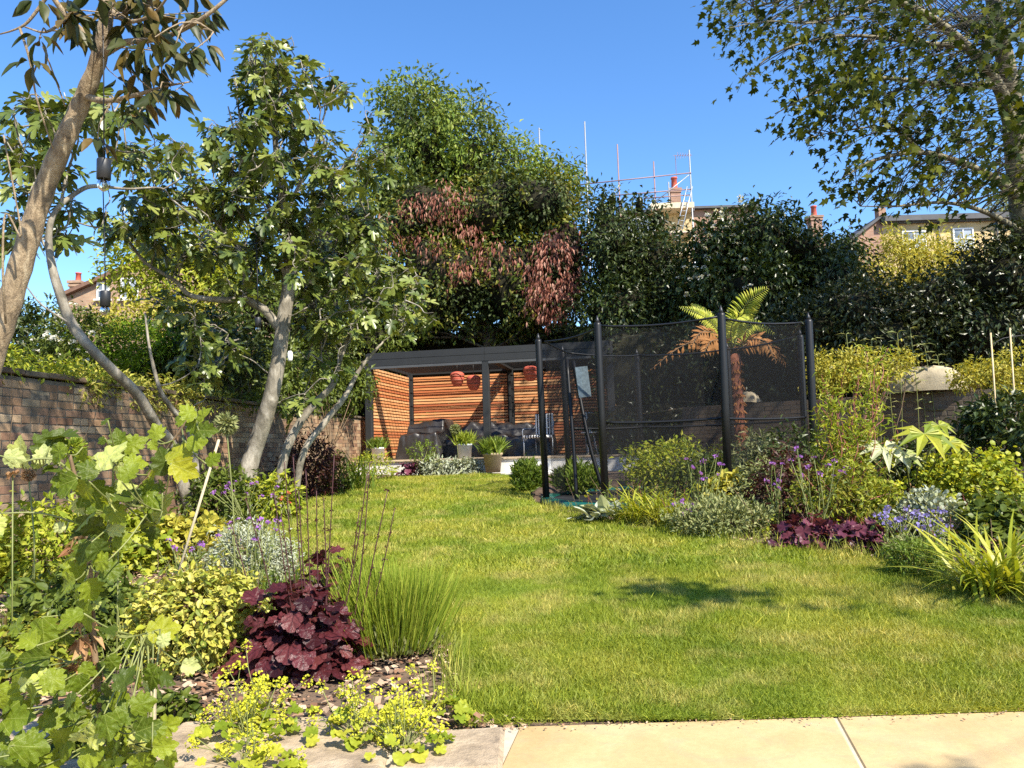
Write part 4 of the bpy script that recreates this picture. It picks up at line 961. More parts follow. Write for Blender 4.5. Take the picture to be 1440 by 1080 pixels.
zones = [(385, 75, 48, 30, 9), (360, 110, 35, 30, 9), (405, 115, 40, 32, 9), (468, 115, 22, 22, 9), (395, 160, 50, 30, 9), (330, 185, 45, 32, 8.9), (425, 195, 48, 32, 9.1), (520, 170, 14, 14, 9.4), (470, 240, 30, 30, 9.4), (385, 235, 60, 32, 9),
         (310, 240, 40, 25, 8.9), (225, 205, 45, 20, 8.4), (185, 225, 30, 15, 8.3), (235, 255, 50, 25, 8.5), (290, 280, 45, 25, 8.8), (360, 290, 50, 28, 9), (440, 290, 50, 30, 9.3), (215, 295, 40, 20, 8.6), (175, 305, 40, 20, 8.5), (500, 330, 50, 35, 9.8), (120, 130, 30, 16, 8.3), (40, 145, 30, 20, 8.3), (75, 175, 25, 15, 8.3), (55, 205, 28, 18, 8.3),
         (20, 320, 28, 22, 8.4), (95, 325, 16, 10, 8.4), (45, 260, 25, 16, 8.4), (85, 230, 20, 16, 8.3), (100, 290, 12, 12, 8.4), (240, 340, 40, 25, 8.8), (320, 345, 45, 25, 9), (390, 350, 50, 30, 9.2), (460, 380, 50, 35, 9.6), (520, 390, 34, 34, 10), (480, 440, 50, 32, 9.9), (430, 430, 30, 30, 9.8), (240, 415, 30, 18, 8.9), (310, 460, 40, 25, 9), (455, 490, 40, 26, 9.9), (560, 400, 34, 36, 10.2), (585, 440, 24, 24, 10.2), (510, 300, 34, 30, 9.8),
         (150, 150, 50, 18, 8.3), (530, 225, 30, 25, 9.4), (295, 500, 45, 25, 9.2), (340, 390, 30, 20, 9), (430, 350, 30, 25, 9.4), (410, 560, 20, 20, 9.5), (10, 200, 20, 16, 8.2)]
CF = []
for (cx, cy, rx, ry, d) in zones:
    if cx < 170: d = 6.9
    rx *= 1.12; ry *= 1.08; k = max(4, int(rx*ry/74)); a = RG.uniform(0, 6.283, k); q = np.sqrt(RG.uniform(0, 1, k))
    CF.append(W(cx+rx*q*np.cos(a), cy+ry*q*np.sin(a), d+RG.normal(size=k)*.45))
CF = np.concatenate(CF)
Ps, Ds, Ns, Ss = [], [], [], []; mb = MB(); FN = [SKF]
CF = CF[np.argsort([np.min(np.linalg.norm(SKF-c, axis=1)) for c in CF])]
for c in CF:
    SKc = np.concatenate(FN); j = np.argmin(np.linalg.norm(SKc-c+[0, 0, .2], axis=1)); a = SKc[j]; L = np.linalg.norm(c-a)
    m1, m2_ = a*.66+c*.34+RG.normal(size=3)*.10*L+[0, 0, -.03*L], a*.33+c*.67+RG.normal(size=3)*.10*L+[0, 0, -.06*L]
    pth = smoothpath([a, m1, m2_, c], 3); mb.tube(pth, np.linspace(.010, .0045, len(pth)), 4, False); FN.append(pth[::3])
    ax = nrm(pth[-1]-pth[-2]+[0, 0, .3]); k = random.randint(4, 7)
    for t in range(k):
        v = nrm(np.cross(ax, rs(1)[0])); D_ = nrm(v+ax*random.uniform(-.1, .5)+[0, 0, random.uniform(-1.5, .1)])
        pet = random.uniform(.03, .09); b = c-ax*random.uniform(0, .12); p = b+D_*pet
        mb.tube([b, p], [.0035, .0025], 3, False)
        Ps.append(p); Ds.append(D_); Ns.append(nrm(np.array([0, 0, .8])+rs(1)[0]*.5+v*.9+[0.1, -.25, 0])); Ss.append(random.uniform(.11, .22))
tag(mb.build('twigs', MT['barkfig'], FT), kind='stuff')
leaf_parts('leaf', 'fig', np.array(Ps), np.array(Ds), np.array(Ns), np.array(Ss), MT['fig'], FT)

# ================================================================== NEAR LEFT TREE with pendant lights
NTr = thing('loquat_tree', 'near ochre barked tree with dark narrow leaves at the upper left', 'tree', (-2.85, 3.1, .02))
s, q = skel([(-150, 900, 3.15, .075), (-60, 640, 3.15, .066), (-12, 500, 3.15, .060), (12, 430, 3.15, .056), (36, 350, 3.15, .053), (60, 272, 3.15, .050), (92, 195, 3.1, .046), (116, 140, 3.1, .042), (138, 85, 3.05, .038), (150, 20, 3.0, .033), (152, -60, 3, .03), (150, -200, 3, .02)], 6)
s = np.vstack([[s[0][0]-.1, 3.15, -.02], s]); q = np.concatenate([[.085], q])
MB().tube(s, q*.86*(1+.05*np.sin(np.arange(len(s))*1.7)), 14).build('trunk', MT['barknear'], NTr, True)
NSK = []
for L in [[(140, 78, 3.05, .02), (175, 60, 2.95, .015), (215, 56, 2.9, .012), (250, 45, 2.85, .010), (290, 22, 2.8, .008), (330, -12, 2.8, .007), (380, -60, 2.8, .005)],
          [(140, 80, 3.05, .022), (120, 50, 3.0, .017), (95, 25, 2.95, .014), (70, -10, 2.9, .01)],
          [(118, 135, 3.1, .016), (150, 142, 3.0, .012), (190, 134, 2.95, .010), (230, 122, 2.9, .006), (268, 115, 2.9, .003)],
          [(150, 10, 3.0, .014), (180, 30, 2.9, .009), (215, 20, 2.85, .006), (240, -10, 2.8, .004)],
          [(70, -10, 2.9, .008), (40, 30, 2.9, .006), (20, 42, 2.9, .004), (0, 48, 2.9, .003)],
          [(28, 40, 2.9, .006), (42, 85, 2.9, .005), (52, 140, 2.95, .004), (75, 210, 3.05, .003)],
          [(95, 25, 2.95, .008), (65, 45, 2.9, .005), (35, 38, 2.9, .003)],
          [(8, 455, 3.1, .005), (4, 380, 3.0, .005), (8, 300, 3, .004), (30, 330, 3, .004), (5, 190, 3, .003)],
          [(60, 65, 2.95, .003), (70, 90, 3, .003), (92, 150, 3.05, .003)],
          [(240, 50, 2.85, .006), (270, 30, 2.8, .005), (300, 45, 2.8, .003)]]:
    s_, q_ = skel(L, 5); NSK.append(s_); MB().tube(s_, q_, 6).build('branch', MT['barknear'], NTr, True)
NSK = np.concatenate(NSK)
cl = [(160, 20), (190, 15), (215, 40), (235, 20), (250, 55), (205, 70), (180, 45), (260, 35), (285, 35), (170, 75), (150, 40), (200, 95), (230, 85), (225, 130), (245, 120), (210, 150), (195, 135), (120, 15), (100, 5), (85, 20), (60, -5), (140, -5), (180, -10), (230, -5), (270, -5), (300, 15), (250, 85), (270, 60), (165, 110), (185, 160), (130, 30), (110, 40), (60, 50), (52, 95), (200, 10), (245, 140), (290, 60), (220, 60), (190, 28), (240, 70), (265, 80), (178, 60), (155, 5), (210, 25), (135, 200), (95, 30)]
for P_ in (((-1.69, 3.0, 2.9), (-1.7, 3.1, 3.6), (-1.9, 3.3, 4.4), (-2.2, 3.5, 5.2)), ((-1.69, 3.0, 3.0), (-1.9, 3.6, 3.8), (-2.2, 4.3, 4.6), (-2.4, 4.8, 5.0)), ((-1.7, 3.0, 3.2), (-2.2, 2.9, 4.0), (-2.7, 3.2, 4.7), (-3.0, 3.6, 5.1))):
    s_ = smoothpath(P_, 5); NSK.append(s_) if False else None; NSK = np.concatenate([NSK, s_]); MB().tube(s_, np.linspace(.03, .012, len(s_)), 7).build('branch', MT['barknear'], NTr, True)
Ps, Ds, Ns, Ss = [], [], [], []; mb = MB()
shade_clumps = []  # leaf clumps added above the view, sunward of the wall, to shade it
for _ in range(190):
    yw = random.uniform(5.6, 9.6); t_ = random.uniform(6.1, 7.0); shade_clumps.append(np.array([-4.52+(yw-4.3)*.0713+.1, yw, random.uniform(.5, 1.75)])+np.array(SUN)*t_)
for _ in range(7):  # loose branches added out of view to streak the wall with shadow
    yw = random.uniform(5.8, 9.8); q1 = np.array([-4.3, yw, .4])+np.array(SUN)*6.6; q2 = np.array([-4.3, yw-.9+random.uniform(-.2, .2), 1.9])+np.array(SUN)*6.4
    s_ = smoothpath([q1, (q1+q2)/2+rs(1)[0]*.08, q2], 5); MB().tube(s_, np.linspace(.035, .02, len(s_)), 6).build('branch', MT['barknear'], NTr, True)
for q_ in [*cl, *shade_clumps]:
    hi = len(q_) != 2; (x, y) = q_[:2]; c = W(x+random.uniform(-8, 8), y+random.uniform(-8, 8), 2.9+random.uniform(-.3, .35)) if len(q_) == 2 else q_
    j = np.argmin(np.linalg.norm(NSK-c, axis=1)); a = NSK[j]; m_ = (a+c)/2+rs(1)[0]*.03
    mb.tube(smoothpath([a, m_, c], 2), np.linspace(.004, .002, 5), 4, False)
    for t in range(random.randint(5, 8)):
        v = rs(1)[0]; v[2] *= .4; D_ = nrm(v+[0.1, 0, -.75]); Ps.append(c+v*.03); Ds.append(D_); Ns.append(nrm(rs(1)[0]*.7+[0, 0, .7])); Ss.append(random.uniform(.07, .12)*(1.3 if hi else 1))
tag(mb.build('twigs', MT['barknear'], NTr), kind='stuff')
leaf_parts('leaf', 'lance', np.array(Ps), np.array(Ds), np.array(Ns), np.array(Ss), MT['loquat'], NTr)

# pendant lights on long cables
def pendant(px, py, d, ww, label, ptop):
    r0 = ww*d/F/2; c = W(px, py, d); top = W(px-3, ptop, d); r = thing('pendant_light', label, 'pendant light', c+[0, 0, -r0*1.6], 'pendant lights hung in the fig tree')
    MB().lathe(c, [(0, r0*1.65), (r0*.6, r0*1.65), (r0*.92, r0*1.55), (r0, r0*1.4), (r0, -r0*1.55), (r0*.9, -r0*1.6), (r0*.8, -r0*1.3), (0, -r0*1.3)], 20).build('shade', MT['blackmet'], r, True)
    MB().lathe(c+[0, 0, -r0*1.55], [(r0*.45, .3*r0), (r0*.5, 0), (r0*.85, -.45*r0), (r0*.95, -.95*r0), (r0*.75, -1.5*r0), (r0*.3, -1.85*r0), (0, -1.9*r0)], 18).build('bulb', MT['glass'], r, True)
    MB().lathe(c+[0, 0, -r0*1.6], [(r0*.18, .3*r0), (r0*.2, -.5*r0), (r0*.12, -1.1*r0), (0, -1.2*r0)], 8).build('filament', MT['galv'], r, True)
    MB().tube([c+[0, 0, r0*1.6], (c+top)/2+[.004, 0, 0], top], .0028*max(1, d/3.6), 5).build('cable', MT['wire'], r)
pendant(146, 238, 2.9, 19, 'largest black pendant lamp with clear bulb, hanging by the near trunk', -40)
pendant(148, 420, 5.2, 14, 'middle sized black pendant lamp hanging below the largest one', 268)
pendant(363, 453, 8.6, 8.5, 'smallest black pendant lamp hanging left of the big fig trunk', 330)
# hanging bird feeder jar on the fig
c = W(408, 500, 9.0); r = thing('bird_feeder', 'small white hanging feeder right of the big fig trunk', 'bird feeder', c)
MB().lathe(c, [(0, .055), (.02, .055), (.034, .02), (.03, -.05), (.02, -.07), (0, -.07)], 12).build('body', MT['white'], r, True)
MB().tube([c+[0, 0, .07], c+[0, 0, .34]], .004, 4).build('hanger', MT['wire'], r)

# ================================================================== PERGOLA
OX = np.array([-3.28, 16.9]); ux2 = nrm(np.array([5.39, -1.0])); uy2 = np.array([-ux2[1], ux2[0]])
UX = np.array([*ux2, 0]); UY = np.array([*uy2, 0]); DZ = .72; PW = 5.5; PD = 3.0; PH = 2.45
def PG(x, y, z): return np.array([*OX, DZ])+UX*x+UY*y+np.array([0, 0, z])
dk_ = bpy.data.objects.new('patio', None)
m = MB().box(PG(PW/2+.7, PD/2-.1, -.21), (PW+2.4, PD+.9, .36), UX, UY)
deck = m.build('patio', MT['cream_w']); tag(deck, kind='structure')
for i in range(13):
    for j in range(6):
        MB().box(PG(-.50+i*.6+.3, -.60+j*.66+.33, -.014), (.592, .652, .028), UX, UY, bev=.004).build('paving_slab', MT['rough'], deck)
MB().box(PG(4.0, -.9, -.34), (1.5, .5, .10), UX, UY, bev=.01).build('step', MT['cream_w'], deck)
pg = thing('pergola', 'charcoal metal pergola with cedar slat screens at the far end of the lawn', 'pergola', PG(PW/2, PD/2, 0))
for x in (0, 2.75, PW):
    for y in (0, PD): MB().box(PG(x, y, PH/2-.06), (.15, .15, PH-.12), UX, UY, bev=.008).build('post', MT['steel'], pg)
for x in (0, 2.75, PW): MB().box(PG(x, PD-.16, PH/2-.1), (.06, .04, PH-.2), UX, UY).build('batten', MT['steel'], pg)
for y, s_ in ((0, -1), (PD, 1)):
    for a, b in ((.0, 2.75), (2.75, PW)):
        mx_ = (a+b)/2; ln = b-a-.004
        MB().box(PG(mx_, y+s_*.06, PH-.075), (ln, .06, .15), UX, UY, bev=.002).build('fascia', MT['steel'], pg)
        MB().box(PG(mx_, y+s_*.060, PH-.229), (ln, .05, .150), UX, UY, bev=.002).build('beam', MT['steel'], pg)
        MB().box(PG(mx_, y+s_*.05, PH-.338), (ln-.14, .06, .060), UX, UY, bev=.004).build('blind_case', MT['steel2'], pg)
        MB().box(PG(mx_, y-s_*.02, PH-.12), (ln, .09, .22), UX, UY).build('gutter', MT['steel'], pg)
for x in (-.04, PW+.04): MB().box(PG(x, PD/2, PH-.12), (.07, PD, .235), UX, UY, bev=.006).build('side_beam', MT['steel'], pg)
MB().box(PG(2.75, PD/2, PH-.12), (.16, PD-.2, .22), UX, UY).build('cross_beam', MT['steel'], pg)
# open louvres, turned to let the sun in
sd = np.array([SUN @ Vector(UX), SUN @ Vector(UY), SUN.z]); ang = math.atan2(-sd[1], sd[2])
lz = nrm(UY*(-math.sin(ang))+np.array([0, 0, math.cos(ang)])); ly = nrm(np.cross(lz, UX))
for a, b in ((.06, 2.66), (2.84, PW-.06)):
    for k in range(13):
        MB().box(PG((a+b)/2, .20+k*.215, PH-.12), (b-a-.02, .018, .17), UX, ly, lz).build('louvre', MT['steel2'], pg)
# cedar slats
ns = 29
for k in range(ns):
    z = .05+k*.074
    MB().box(PG(-.0, PD/2, z), (.022, PD-.2, .052), UX, UY, bev=.003).build('slat', MT['cedar'], pg)
    for a, b in ((.09, 2.66), (2.84, PW-.09)):
        MB().box(PG((a+b)/2, PD-.03+random.uniform(-.003, .003), z+.004), (b-a, .022, .051), UX, UY, bev=.003).build('slat', MT['cedar'], pg)
    if k % 1 == 0: MB().box(PG(PW, PD/2+.9, z), (.022, PD-2.0, .046), UX, UY, bev=.003).build('slat', MT['cedar'], pg)
for x in (.85, 1.75, 3.6, 4.5): MB().box(PG(x, PD+.02, 1.12), (.05, .04, 2.15), UX, UY).build('batten', MT['blackmet'], pg)
for x in (1.0, 2.0): MB().box(PG(-.035, x, 1.12), (.04, .05, 2.15), UX, UY).build('batten', MT['blackmet'], pg)

# things in the pergola
def cover(px, name, label, x0, x1, y0, y1, hb, hs, seatd, seed):
    rg = np.random.default_rng(seed); nu, nv = 60, 26
    prof = [(0, 0), (.0, .25), (.01, .9), (.06, 1.0)]
    V = []
    dd = y1-y0
    pr = np.array([(y0-.02, .0), (y0-.01, hs*.5), (y0+.02, hs*.92), (y0+.08, hs), (y0+seatd*.6, hs*.97), (y0+seatd, hs*1.02), (y0+seatd+.10, hb*.8), (y0+seatd+.16, hb*.98), (y1-.06, hb), (y1-.01, hb*.9), (y1, hb*.45), (y1+.01, 0)])
    tt = np.linspace(0, len(pr)-1, nv); py_ = np.interp(tt, range(len(pr)), pr[:, 0]); pz = np.interp(tt, range(len(pr)), pr[:, 1])
    ph = rg.uniform(0, 6, 8)
    for i in range(nu):
        u = i/(nu-1); x = x0+(x1-x0)*u
        e = min(u, 1-u)*(x1-x0); sh = min(1, .15+e/.12) if e < .12 else 1
        for j in range(nv):
            w_ = .03*math.sin(2.3*x+ph[0]+3*pz[j])+.03*abs(math.sin(5*x-7*pz[j]+ph[4]))+.022*math.sin(9*x+16*py_[j]+ph[1]+2*math.sin(3*x))+.016*math.sin(13*x-19*pz[j]+ph[2])+.010*math.sin(27*x+ph[3]+21*pz[j])
            z = pz[j]*sh+(w_ if 0 < j < nv-1 else 0)*.8*(pz[j]/max(hs, .1)); yy = py_[j]-abs(w_)*.9*(1 if j < nv*.3 else .2)
            V.append(PG(x, yy, max(0.004, z)))
    Qd = [(i*nv+j, (i+1)*nv+j, (i+1)*nv+j+1, i*nv+j+1) for i in range(nu-1) for j in range(nv-1)]
    for e_ in (0, nu-1):
        pass
    o = MB().add(V, Q=Qd).build(name, MT['tarp'], None, True); tag(o, label, 'furniture cover'); return o
cover(0, 'furniture_cover', 'rumpled black cover over the long garden sofa along the pergola back screen', 1.2, 4.0, 1.35, 2.55, .78, .46, .62, 3)
cover(0, 'furniture_cover', 'rumpled black cover over the bulky seat by the left slat screen', .35, 1.45, .75, 2.45, .88, .60, .5, 8)
def chair(loc, rz, label):
    r = thing('garden_chair', label, 'chair', (0, 0, 0), 'striped chairs in the pergola')
    MB().box((0, 0, .44), (.5, .5, .07), bev=.02).build('seat', MT['stripe'], r)
    MB().box((0, .26, .72), (.5, .07, .5), bev=.02).build('backrest', MT['stripe'], r)
    for sx_ in (-1, 1):
        for sy in (-1, 1): MB().tube([(sx_*.24, sy*.23, 0), (sx_*.24, sy*.23, .42)], .014, 6).build('leg', MT['galv'], r)
        MB().tube(smoothpath([(sx_*.26, -.23, .4), (sx_*.27, -.2, .62), (sx_*.27, .2, .64), (sx_*.26, .27, .8)], 4), .014, 6).build('armrest', MT['galv'], r)
    r.location = loc; r.rotation_euler = (0, 0, rz); return r
ya = math.atan2(ux2[1], ux2[0])
chair(PG(3.75, .85, 0), ya-.5, 'striped chair with black and white cushions right of the middle post')
chair(PG(5.15, 1.0, 0), ya+.5, 'striped chair behind the trampoline netting near the right pergola post')
# small round white table
c = PG(5.0, .25, 0); r = thing('side_table', 'small white side table behind the netting at the right pergola post', 'table', c)
MB().lathe(c, [(0, .50), (.2, .50), (.21, .485), (.2, .47), (0, .47)], 20).build('table_top', MT['white'], r)
for k in range(3): a = k*2.094; MB().tube([c+[.15*math.cos(a), .15*math.sin(a), 0], c+[.06*math.cos(a), .06*math.sin(a), .47]], .012, 5).build('leg', MT['white'], r)
# hanging red planters
for k, (px, py, yy) in enumerate(((643, 533, 1.0), (666, 538, .9), (746, 525, 1.0))):
    # put on the pergola plane y = yy
    rr_ = ray(px, py); A = np.array([0, 0, EYE]); n_ = UY; t = (np.dot(PG(0, yy, 0)-A, n_))/np.dot(rr_, n_); c = A+rr_*t
    lab = ['red ribbed hanging planter, leftmost of the three under the pergola roof', 'red ribbed hanging planter beside the middle pergola post', 'red ribbed hanging planter right of the middle post, next to the netting'][k]
    r = thing('hanging_planter', lab, 'planter', c, 'red hanging planters')
    pr = [(a_*1.05, b_*1.05) for a_, b_ in ()] or [(0, -.18), (.07, -.18), (.10, -.165), (.115, -.12), (.135, -.11), (.145, -.05), (.16, -.04), (.165, .03), (.155, .06), (.17, .07), (.165, .12), (.12, .16), (.06, .175), (0, .18)]
    MB().lathe(c, pr, 20).build('bowl', MT['potred'], r, True)
    for z_, r__ in ((-.105, .13), (-.035, .158), (.065, .17)): MB().lathe(c, [(r__-.01, z_-.012), (r__+.006, z_-.01), (r__+.006, z_+.01), (r__-.01, z_+.012)], 20).build('band', MT['redstem'], r, True)
    topz = PG(0, 0, PH-.22)[2]
    MB().tube([c+[0, 0, .17], [c[0], c[1], topz]], .006, 5).build('hanger', MT['wire'], r)
# pots
def potplant(name, label, base, rt, rb_, h, pm, ph, mat, n, tk='bladen'):
    r = thing(name, label, 'potted plant', base, 'pots on the pergola patio'); b = np.array(base, float)
    MB().lathe(b, [(0, 0), (rb_, 0), (rt*.98, h*.88), (rt*1.06, h*.89), (rt*1.06, h), (rt*.92, h), (rt*.9, h-.03), (0, h-.03)], 24).build('pot', MT[pm], r, True)
    D = nrm(np.column_stack([RG.normal(size=(n, 2))*.6, np.abs(RG.normal(size=n))+.9])); P = b+[0, 0, h-.02]+np.column_stack([RG.normal(size=(n, 2))*rt*.45, np.zeros(n)])
    leaf_obj('foliage', TP[tk], P, D, rs(n), RG.uniform(.5, 1.1, n)*ph, MT[mat], r)
    return r
MT['glaze'] = plain('pale_blue_glaze', (.52, .56, .60), .3, 0, .08, 5); MT['beigepot'] = plain('beige_pot', (.38, .29, .18), .75, 0, .12, 8)
TP['tuftw'] = tmpl_blade(.09, 3, .5)
potplant('potted_lavender', 'white square shouldered pot with green plant at the left pergola post', PG(.32, -.32, 0), .15, .12, .30, 'white', .30, 'tuft', 420, 'tuftw')
potplant('potted_lavender', 'pale blue glazed pot with lime plant, left of the middle post', PG(2.30, -.32, 0), .165, .14, .32, 'glaze', .34, 'lav', 480, 'tuftw')
potplant('potted_lavender', 'beige tapered pot with green plant standing below the patio edge', PG(3.04, -.86, -.29), .20, .15, .40, 'beigepot', .40, 'tuft', 560, 'tuftw')
# allium seed head near the blue pot, boot bag by the wall
def allium(px, py, d, rpx, label, mat='greygreen', base=None, stake=False):
    c = W(px, py, d); rad = rpx*d/F; b = np.array([c[0]+.05, c[1], float(G(d))]) if base is None else base
    r = thing('allium', label, 'flower', b, 'allium seed heads')
    n = 260; v = rs(n); leaf_obj('seed_head', TP['trin'], c+v*rad*.3, v, rs(n), rad*.75, MT[mat], r)
    MB().tube(smoothpath([b, (b+c)/2+[.02, 0, 0], c], 4), .0045 if d > 4 else .0022, 5).build('stem', MT['greenstem'], r); return r
allium(640, 603, 16.0, 8, 'round green allium seed head beside the pale blue pot')
bc = PG(-.45, .2, 0); r = thing('bag', 'black bag standing between the brick wall and the left pergola post', 'bag', bc)
MB().box(bc+[0, 0, .17], (.26, .16, .34), UX, UY, bev=.05).build('body', MT['tarp'], r)
MB().tube(smoothpath([bc+UX*-.08+[0, 0, .33], bc+[0, 0, .52], bc+UX*.08+[0, 0, .33]], 5), .012, 6).build('handle', MT['tarp'], r)

# ================================================================== TRAMPOLINE
TC = np.array([2.30, 10.5]); TR = 1.86; TZ = .19; TH = 2.25
tp = thing('trampoline', 'sunken round trampoline with tall black safety net and teal pad', 'trampoline', (*TC, TZ))
angs = [R(275+45*k) for k in range(8)]
def TPt(a, r, z): return np.array([TC[0]+r*math.cos(a), TC[1]+r*math.sin(a), TZ+z])
tops = []
for a in angs:
    b, t = TPt(a, TR+.02, 0), TPt(a+.006, TR+.06, TH)
    p = MB().tube([b, b+(t-b)*.5, t-[0, 0, .03], t], [.047, .047, .047, .040], 14).build('pole', MT['black'], tp, True)
    MB().tube([t, t+[0, 0, .04], t+[0, 0, .09]], [.03, .02, .004], 8).build('cap', MT['blackmet'], p, True)
    tops.append(t)
m = MB()
for sct in range(64):
    pass
N = 72; ring = lambda r_, z_: np.array([TPt(2*math.pi*k/N, r_, z_) for k in range(N)])
rg_ = [ring(TR+.10, -.02), ring(TR+.08, .035), ring(TR+.02, .05), ring(TR-.08, .04), ring(TR-.10, .01)]
V = np.concatenate(rg_); Qd = [(i*N+k, i*N+(k+1) % N, (i+1)*N+(k+1) % N, (i+1)*N+k) for i in range(4) for k in range(N)]
MB().add(V, Q=Qd).build('safety_pad', MT['teal'], tp, True)
V = np.vstack([ring(TR-.09, .015), [TPt(0, 0, -.01)]]); MB().add(V, T=[(k, (k+1) % N, N) for k in range(N)]).build('jumping_mat', MT['mat_'], tp)
# net panels between the poles, top edge sagging
for k in range(8):
    a0, a1 = angs[k], angs[(k+1) % 8]
    if k == 6: opening = True
    P0b, P1b, P0t, P1t = TPt(a0, TR-.07, .06), TPt(a1, TR-.07, .06), TPt(a0, TR-.03, TH-.03), TPt(a1, TR-.03, TH-.03)
    nu, nv = 12, 8; V = []
    for i in range(nu+1):
        u = i/nu; sg = .035*(4*u*(1-u))
        for j in range(nv+1):
            v = j/nv; p = (P0b*(1-u)+P1b*u)*(1-v)+(P0t*(1-u)+P1t*u)*v; p = p-[0, 0, sg*v]
            inw = nrm(np.array([*TC, p[2]])-p); p = p+inw*.05*math.sin(math.pi*u)*v; V.append(p)
    Qd = [(i*(nv+1)+j, (i+1)*(nv+1)+j, (i+1)*(nv+1)+j+1, i*(nv+1)+j+1) for i in range(nu) for j in range(nv)]
    npan = MB().add(V, Q=Qd).build('net_panel', MT['net'], tp, True)
    top = [V[i*(nv+1)+nv] for i in range(nu+1)]
    MB().tube(top, .014, 5).build('top_cord', MT['black'], npan)
    mid = [V[i*(nv+1)+4]*.55+V[i*(nv+1)+3]*.45 for i in range(nu+1)]
    if k in (0, 1, 2, 3, 4, 7): MB().tube(mid, .016, 5).build('strap', MT['black'], npan)
# entrance flaps: two zip edges hanging open between the left poles
for (p0, p1, p2) in (((797, 505), (806, 620), (811, 702)), ((806, 508), (828, 620), (851, 700))):
    s_ = smoothpath([W(*p0, 10.0), W(*p1, 9.7), W(*p2, 9.55)], 5); MB().tube(s_, .026, 6).build('zip_edge', MT['black'], tp)
c = W(820, 537, 9.6); r = MB().box(c, (.17, .012, .40), nrm(np.array([1, .25, .10])), nrm(np.array([-.25, 1, 0]))).build('warning_sheet', plain('printed_sheet', (.15, .20, .23), .6, 0, .25, 30, spec=.2), tp)

# ================================================================== TREE FERN
FB = base_at(1040, 13.0); ft = thing('tree_fern', 'tree fern with red brown trunk rising behind the trampoline', 'tree fern', FB)
ct_ = W(1031, 498, 13.0); s_ = smoothpath([FB, (FB*2+ct_)/3, (FB+2*ct_)/3, ct_], 5); q = .11*np.ones(len(s_)); q[-3:] = [.12, .14, .10]
MB().tube(s_+RG.normal(size=s_.shape)*.006, q, 12).build('trunk', MT['barkfern'], ft, True)
n = 700; i = RG.integers(0, len(s_)-1, n); P = s_[i]+nrm(RG.normal(size=(n, 3))*[1, 1, .1])*.11; D = nrm((P-s_[i])+[0, 0, -.12]); leaf_obj('frond_stubs', TP['trin'], P, D, rs(n), .09, MT['fernold'], ft)
def frond(pts, wd, mat, n=26, dd=13.0):
    s_ = smoothpath([W(*p) for p in pts], 6); L = len(s_); fr = MB().tube(s_, np.linspace(.012, .004, L), 5).build('frond', MT['brownstem' if mat == 'fernold' else 'greenstem'], ft)
    t = np.linspace(.12, .99, n*2)*(L-1); i0 = t.astype(int).clip(0, L-2); P = s_[i0]+(s_[i0+1]-s_[i0])*(t-i0)[:, None]; tan = nrm(s_[i0+1]-s_[i0])
    side = nrm(np.cross(tan, [0.15, -1, .25]))*np.where(np.arange(len(t)) % 2, 1, -1)[:, None]
    env = np.sin(np.pi*np.clip((t/(L-1))**.7, 0, 1))**.8+.12
    D = nrm(side+tan*.55-np.array([0, 0, .15 if mat == 'fern' else .8])+rs(len(side))*(.06 if mat == 'fern' else .35)); leaf_obj('pinna', TP['trin'], P, D, np.tile([0.1, -.8, .6], (len(P), 1))+rs(len(P))*.15, wd*env, MT[mat], fr, kind='stuff')
frond([(1033, 492, 13, 0), (1040, 450, 12.8, 0), (1055, 420, 12.6, 0), (1082, 404, 12.4, 0)] if False else [(1033, 492, 13), (1036, 455, 12.8), (1052, 425, 12.6), (1080, 405, 12.4)], .25, 'fern', 30)
frond([(1030, 492, 13), (1028, 462, 12.7), (1040, 446, 12.4), (1052, 450, 12.2)], .18, 'fern')
frond([(1030, 492, 13), (1008, 462, 12.8), (985, 442, 12.6), (955, 432, 12.4)], .16, 'fern')
frond([(1030, 492, 13), (1005, 455, 13.2), (985, 436, 13.3), (972, 427, 13.4)], .14, 'fern')
frond([(1030, 492, 13), (1040, 470, 13.4), (1060, 455, 13.8), (1090, 470, 14.2)], .2, 'fern')
frond([(1028, 495, 13), (1008, 470, 12.7), (985, 468, 12.4), (972, 488, 12.2)], .22, 'fernold', 16)
frond([(1028, 495, 13), (1000, 478, 12.9), (960, 486, 12.8), (915, 520, 12.7)], .22, 'fernold', 15)
frond([(1033, 495, 13), (1050, 478, 12.8), (1075, 480, 12.6), (1092, 510, 12.4)], .22, 'fernold', 15)
frond([(1028, 495, 13), (1018, 480, 12.6), (1000, 480, 12.2), (988, 500, 11.95)], .28, 'fernold', 15)
frond([(1033, 495, 13), (1060, 480, 13.3), (1090, 490, 13.6), (1105, 515, 13.8)], .24, 'fernold', 15)

